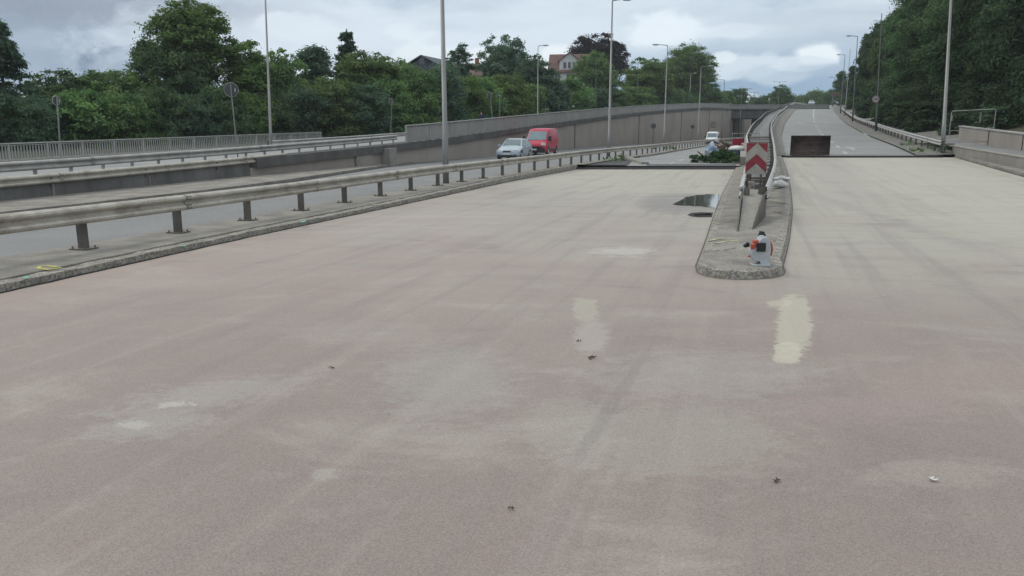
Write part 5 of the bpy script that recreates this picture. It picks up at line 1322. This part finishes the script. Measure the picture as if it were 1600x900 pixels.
def trunk(mb, h, r, rx, czr, rng, limbs=7):
    """tapered trunk with limbs reaching into the crown; local coordinates"""
    lean = rng.uniform(-.3,.3)
    pts = [(0,0,-1.5),(0,0,0),(lean*.3,0,h*.35),(lean*.6,.1,h*.65),(lean,.1,h*.95)]
    mb.tube(pts, [r*1.35, r*1.15, r*.85, r*.55, r*.15], 8)
    for i in range(limbs):
        t_ = rng.uniform(.35,.85); a = rng.uniform(0,6.28); b = Vector((lean*t_,.05,h*t_)); L = rx*rng.uniform(.35,.6)
        e = b+Vector((math.cos(a)*L, math.sin(a)*L, h*rng.uniform(.06,.14))); mid = b.lerp(e,.5)+Vector((0,0,-.2))
        mb.tube([b,mid,e],[r*.42*(1.1-t_*.5), r*.25, r*.06], 5)
TREES = 0
def tree(px, Y, zg, ytop, halfw, label, kind='round', m='leaf_mid', var=0, cbase=.30, group='trees behind the roads', name='tree', leaf=.27, cat='tree', dens=1.0, ybot=None):
    """px: centre column, ytop: row of the crown's top, halfw: crown half width in photo pixels at distance Y"""
    global TREES; TREES += 1
    b = Vector(cp(px, Y, zg)); zt = pp(px, ytop, Y)[2]; H = zt-zg; rx = halfw*Y/F
    cz0 = zg+H*cbase; rz_ = (zt-cz0)/2
    t = empty(name, b, label, cat, group); rng = random.Random(TREES*7)
    # quantised prototype, then scaled to the exact size
    q = lambda v: max(1.5, 2**(round(math.log2(max(v,1.5))*1.6)/1.6))
    L = leaf*(.68 if Y < 130 else .92)
    me = crown_mesh(kind, var, m, q(rx), q(rz_), round(L,2), 38*dens*(.27/L)**1.7*2.3)
    c = link('crown', me, t, world=False); c.location = (0,0,(cz0-zg)+rz_*.98)
    ang = TREES*1.7; c.rotation_euler = (0,0,ang)
    c.scale = (rx/me['rx'], rx/me['rx'], rz_/me['rz']*1.0)
    mb = MB(); trunk(mb, H*.8, max(.12, H*.022), rx, 0, rng, 7 if kind not in ('bush','conifer') else 3)
    mb.build('trunk', 'bark', t, world=False, smooth=True)
    return t
LT = 'trees and bushes behind the left roads'
# --- tall trees of the left skyline
tree(18, 66, .9, 34, 62, 'dark dense cedar like tree at the far left edge of the photo', 'conifer', 'leaf_conifer', 0, .02, LT, leaf=.22, dens=1.3)
tree(104, 76, 1.2, 108, 62, 'dark green low round tree right of the far left conifer', 'round', 'leaf_dark', 1, .05, LT)
tree(182, 78, 1.3, 102, 56, 'brighter green tree under the dark cloud, right of the low dark tree', 'round', 'leaf_mid', 2, .05, LT)
tree(240, 84, 1.5, 62, 32, 'narrow dark tree leaning on the left side of the biggest tree', 'tall', 'leaf_dark', 3, .1, LT)
tree(312, 80, 1.5, -4, 62, 'biggest tree on the left with a light green top rising to the top edge', 'round', 'leaf_light', 4, .30, LT, dens=1.0)
tree(290, 78, 1.5, 70, 62, 'dense mid green tree in front of the biggest tree', 'bush', 'leaf_dark', 5, .02, LT)
tree(394, 84, 1.5, 60, 38, 'medium tree with gaps left of the tall slim lamp pole', 'round', 'leaf_light', 6, .12, LT, dens=1.2)
tree(448, 88, 1.5, 73, 44, 'dark rounded tree right of the tall slim lamp pole', 'round', 'leaf_mid', 7, .1, LT)
tree(496, 92, 1.5, 71, 36, 'dark tree with an open crown left of the spiky conifer', 'tall', 'leaf_blue', 8, .1, LT)
tree(549, 96, 1.5, 52, 34, 'small spiky dark conifer top on the skyline', 'conifer', 'leaf_conifer', 9, .15, LT, dens=1.4)
tree(578, 92, 1.5, 73, 54, 'broad soft green tree right of the spiky conifer', 'round', 'leaf_mid', 10, .08, LT)
tree(624, 100, 1.8, 91, 30, 'lower round green tree left of the grey roofed house', 'round', 'leaf_mid', 11, .08, LT)
tree(718, 135, 4, 62, 24, 'open crowned dark tree right of the thick lamp pole', 'airy', 'leaf_blue', 12, .25, LT, dens=1.35)
tree(786, 138, 4.3, 51, 43, 'large dark round tree with gaps between the brick house and the lamp', 'round', 'leaf_blue', 13, .22, LT, dens=.8)
tree(836, 132, 4.2, 84, 36, 'dark dome shaped tree right of the large tree with gaps', 'round', 'leaf_blue', 14, .05, LT)
tree(931, 215, 9, 50, 50, 'big dark purple copper beech on the skyline', 'round', 'leaf_purple', 15, .10, LT, leaf=.3, dens=1.7)
tree(926, 160, 5.6, 80, 36, 'green tree in front of the copper beech, right of the white house', 'round', 'leaf_mid', 16, .05, LT)
tree(1008, 178, 7, 88, 42, 'bright green broad tree between the tall lamps', 'round', 'leaf_light', 17, .05, LT, dens=1.1)
tree(1070, 205, 8.3, 66, 44, 'big round dark green tree at the right end of the skyline woods', 'round', 'leaf_mid', 18, .08, LT, dens=1.1)
tree(1094, 214, 8.5, 108, 27, 'lower dark tree sloping down to the blue sky, behind the curved parapet', 'round', 'leaf_dark', 19, -.35, LT)
tree(1134, 235, 8.7, 142, 14, 'small bushy tree left of the overpass lamps', 'bush', 'leaf_mid', 20, -.35, LT)
tree(1153, 240, 8.7, 136, 14, 'small rounded tree above the overpass', 'bush', 'leaf_dark', 21, -.35, LT)
tree(1218, 262, 8.7, 132, 23, 'lone rounded tree with an uneven top on the crest above the median rails', 'round', 'leaf_dark', 22, -.35, LT, leaf=.3)
tree(1192, 265, 8.7, 150, 28, 'low dark bushes left of the lone crest tree', 'bush', 'leaf_dark', 23, -.35, LT, cat='bush')
for i, (px, yt, hw, lab) in enumerate([(1252,147,15,'leftmost light green bush beyond the road crest'),(1268,142,18,'light green bush in the middle beyond the road crest'),(1284,146,14,'rightmost light green bush beyond the road crest')]):
    tree(px, 330, 9, yt, hw*1.25, lab, 'bush', 'leaf_mid', 24+i, -.9, 'bushes beyond the crest', 'bush', leaf=.45, cat='bush')
tree(1297, 290, 10, 140, 15, 'dark bush right of the crest, left of the farthest lamp', 'bush', 'leaf_dark', 27, -.5, 'bushes beyond the crest', 'bush', leaf=.35, cat='bush')
# --- understorey along the left roads
under = [(-35,62,150,60,'leaf_dark'),(30,60,150,52,'leaf_blue'),(78,63,158,46,'leaf_blue'),(128,64,140,48,'leaf_mid'),(165,66,165,38,'leaf_light'),(205,68,150,46,'leaf_mid'),(252,70,140,46,'leaf_dark'),
 (300,72,150,44,'leaf_blue'),(345,74,140,44,'leaf_dark'),(392,78,146,42,'leaf_light'),(436,80,150,40,'leaf_dark'),(478,82,140,42,'leaf_blue'),(522,84,122,42,'leaf_mid'),(566,86,132,44,'leaf_blue'),
 (606,90,126,42,'leaf_mid'),(646,94,102,44,'leaf_mid'),(686,98,104,42,'leaf_blue'),(722,104,122,38,'leaf_light'),(752,110,120,36,'leaf_mid'),(790,116,118,36,'leaf_light'),(824,122,134,34,'leaf_mid'),
 (858,132,128,34,'leaf_blue'),(892,142,124,32,'leaf_mid'),(926,152,138,30,'leaf_blue'),(960,158,140,28,'leaf_mid'),(992,168,136,28,'leaf_mid'),(1024,178,134,28,'leaf_dark'),(1056,190,140,26,'leaf_dark'),(1086,202,142,24,'leaf_dark'),(1114,212,142,20,'leaf_mid')]
lab1 = {'leaf_dark':'dark','leaf_mid':'mid green','leaf_light':'light green','leaf_blue':'bluish green'}
where = ['just outside the left edge','at the left edge below the conifer','behind the leftmost sign post','right of the leftmost sign post','with pale foliage under the bright tree','under the narrow dark tree','below the left flank of the biggest tree',
 'below the biggest tree','behind the leaning round sign','left of the tall slim lamp pole','right of the tall slim lamp pole','behind the end of the baluster railing','just right of the baluster railing end','below the spiky conifer',
 'behind the small round sign in the bushes','above the start of the parapet','just left of the thick lamp pole','just right of the thick lamp pole','behind the person in blue','below the large tree with gaps','left of the lamp behind the parapet',
 'right of the lamp behind the parapet','below the white house','left of the tall lamp','right of the tall lamp','below the bright green broad tree','behind the lamp with the left arm','behind the short far lamp','above the curve of the parapet','at the right end of the parapet']
for i, (px, Y, yt, hw, m) in enumerate(under):
    tree(px, Y, zfar(Y)-.2, yt, hw*1.15, f'{lab1[m]} bushy shrub {where[i]}', 'bush', m, i % 6, -.12, 'shrubs along the left roads', 'shrub', leaf=.22 if Y < 100 else .24, cat='shrub', dens=1.1)
# low weeds at the parapet start and guardrail feet
def tuft(px, Y, z, n, r, h, label, m='leaf_mid'):
    c = Vector(cp(px,Y,z)); rng = np.random.default_rng(int(px)); cl = [(rng.uniform(-r,r), rng.uniform(-r*.5,r*.5), h*.45*rng.uniform(.5,1.2), h*.5, .9) for _ in range(n)]
    v = leaves(cl, 150, .10, seed=int(px), aspect=2.6); me = quads_mesh('weeds', v, m); return tag(link('weeds', me, None, c), label, 'weeds')
tuft(958, 52, .25, 7, .7, .35, 'tuft of weeds at the foot of the near guardrail behind the left joint')
tuft(975, 56, .25, 5, .5, .5, 'small dark weeds beside the pale kerb block', 'leaf_dark')
tuft(1040, 80, .45, 8, 1.2, .5, 'strip of weeds under the far part of the near guardrail')
tuft(1452, 48.5, .95, 8, 1.0, .4, 'weeds growing under the end of the right guardrail', 'leaf_mid')
tuft(1425, 54, 1.2, 8, 1.4, .35, 'strip of weeds below the right guardrail before the bend', 'leaf_dark')
tuft(1485, 48.2, 1.0, 5, .5, .35, 'weeds at the foot of the right lamp pole', 'leaf_dark')
# brush pile on the slip road
random.seed(12); c = Vector(cp(1128,51.5,.12)); rng = np.random.default_rng(3); cl = []
for k in range(90):
    u = rng.normal()*.40; v_ = rng.normal()*.35; u = max(-1,min(1,u)); v_=max(-1,min(1,v_))
    cl.append((u*1.75, v_*1.3, .08+.75*math.exp(-(u*u*1.6+v_*v_*2))*rng.uniform(.2,1.0), .22, .8))
for k in range(10): cl.append((-1.5-rng.uniform(0,.5), .4+rng.uniform(-.3,.3), .35+rng.uniform(0,.15), .14, .8))
o = link('brush_pile', quads_mesh('brush_pile', leaves(cl, 900, .10, seed=9, aspect=2.2), 'leaf_brush'), None, c); tag(o, 'pile of cut green branches lying on the slip road before the joint', 'brush pile')
mb = MB()
for k in range(26):
    a = rng.uniform(-1.7,1.3); b_ = rng.uniform(-.8,.8); d_ = rng.uniform(-.6,.6)
    mb.tube([(a,b_,rng.uniform(.02,.3)),(a+d_,b_+rng.uniform(-.4,.2),rng.uniform(.2,.6))], .014, 4)
mb.build('twigs', 'bark', o, world=False)
c = Vector(cp(1098,58,.2)); mb = MB()
for k in range(24):
    a = rng.uniform(-.6,.6); mb.tube([(a,rng.uniform(-.3,.3),rng.uniform(0,.25)),(a+rng.uniform(-.5,.5),rng.uniform(-.3,.3),rng.uniform(.05,.45))], .02, 4)
o = mb.build('branch_heap', 'bark', loc=c, world=False); tag(o, 'small heap of dark bare branches left of the green brush pile', 'branch heap')

# --- woods on the right
RT = 'woodland trees at the right edge'
right = [  # px, Y, ytop, halfw, mat, kind, label
 (1312,215,112,10,'leaf_dark','tall','smallest dark tree at the left tip of the right woods'),
 (1328,182,104,15,'leaf_conifer','conifer','dark conifer with spreading twigs at the left edge of the right woods'),
 (1346,160,54,22,'leaf_conifer','conifer','taller pointed tree behind the two lamps on the right'),
 (1368,136,34,30,'leaf_hedge','tall','dark tree right of the pointed tree'),
 (1396,112,10,36,'leaf_dark','tall','green tree whose left side forms the skyline shoulder'),
 (1425,100,-40,46,'leaf_dark','tall','tall green tree behind the speed limit sign, crown out of the photo'),
 (1462,90,-80,56,'leaf_hedge','tall','dark tall tree left of the right lamp pole'),
 (1502,80,-110,60,'leaf_dark','tall','leafy tall tree just right of the lamp pole'),
 (1548,72,-150,70,'leaf_hedge','tall','very dark tall tree behind the mesh fence'),
 (1600,66,-190,80,'leaf_hedge','tall','very dark tall tree at the right edge of the photo'),
 (1665,62,-200,85,'leaf_hedge','tall','dark tall tree just beyond the right edge'),
 (1530,92,-90,60,'leaf_dark','round','second row tree filling the gap behind the mesh fence')]
for i, (px, Y, yt, hw, m, kd, lab) in enumerate(right):
    zg = zR(Y)+1.6
    tree(px, Y, zg, yt, hw*1.12, lab, kd, m, 30+i % 7, .04 if Y > 90 else .10, RT, leaf=.25 if Y > 100 else .24, dens=1.15)
for i, (px, Y, yt, hw, m) in enumerate([(1322,190,150,12,'leaf_dark'),(1342,160,150,18,'leaf_dark'),(1366,130,130,24,'leaf_hedge'),(1396,108,130,30,'leaf_hedge'),(1430,94,130,36,'leaf_hedge'),(1470,84,130,42,'leaf_hedge'),(1512,76,125,46,'leaf_hedge'),(1556,70,120,50,'leaf_hedge'),(1604,64,110,54,'leaf_hedge'),(1655,60,110,54,'leaf_hedge'),
    (1450,104,60,40,'leaf_hedge'),(1500,90,60,44,'leaf_hedge'),(1560,80,50,50,'leaf_hedge'),(1610,74,50,54,'leaf_hedge')]):
    tree(px, Y, zR(Y)+1.3, yt, hw*1.25, ['dark undergrowth bush at the far tip of the right woods','dark undergrowth bush below the pointed tree','dark undergrowth bush left of the speed limit sign','dark undergrowth bush behind the speed limit sign','dark undergrowth bush right of the speed limit sign','dark undergrowth bush behind the right guardrail end','dark undergrowth bush behind the left part of the mesh fence','dark undergrowth bush behind the right part of the mesh fence','dark undergrowth bush above the tall wall at the right edge','dark undergrowth bush just outside the right edge',
     'mid height dark shrub left of the right lamp pole','mid height dark shrub right of the right lamp pole','mid height dark shrub above the mesh fence','mid height dark shrub above the right end of the tall wall'][i], 'bush', m, i % 6, -.1, 'undergrowth of the right woods', 'shrub', leaf=.24, cat='shrub', dens=1.1)

for px, Y, yt, hw, lab in [(1352,128,160,14,'low bush on the bank right of the two far lamps'),(1384,96,158,20,'low bush on the bank just right of the speed limit sign'),(1412,86,160,22,'low bush on the bank between the sign and the right lamp pole'),
                           (1442,76,162,24,'low bush on the bank left of the right lamp pole'),(1500,66,172,26,'low bush behind the left half of the mesh fence'),(1550,62,168,28,'low bush behind the tall wall at the right edge')]:
    tree(px, Y, zR(Y)+.6, yt, hw*1.2, lab, 'bush', 'leaf_hedge', int(px) % 6, -.15, 'low bushes on the right bank', 'shrub', leaf=.24, cat='shrub', dens=1.1)
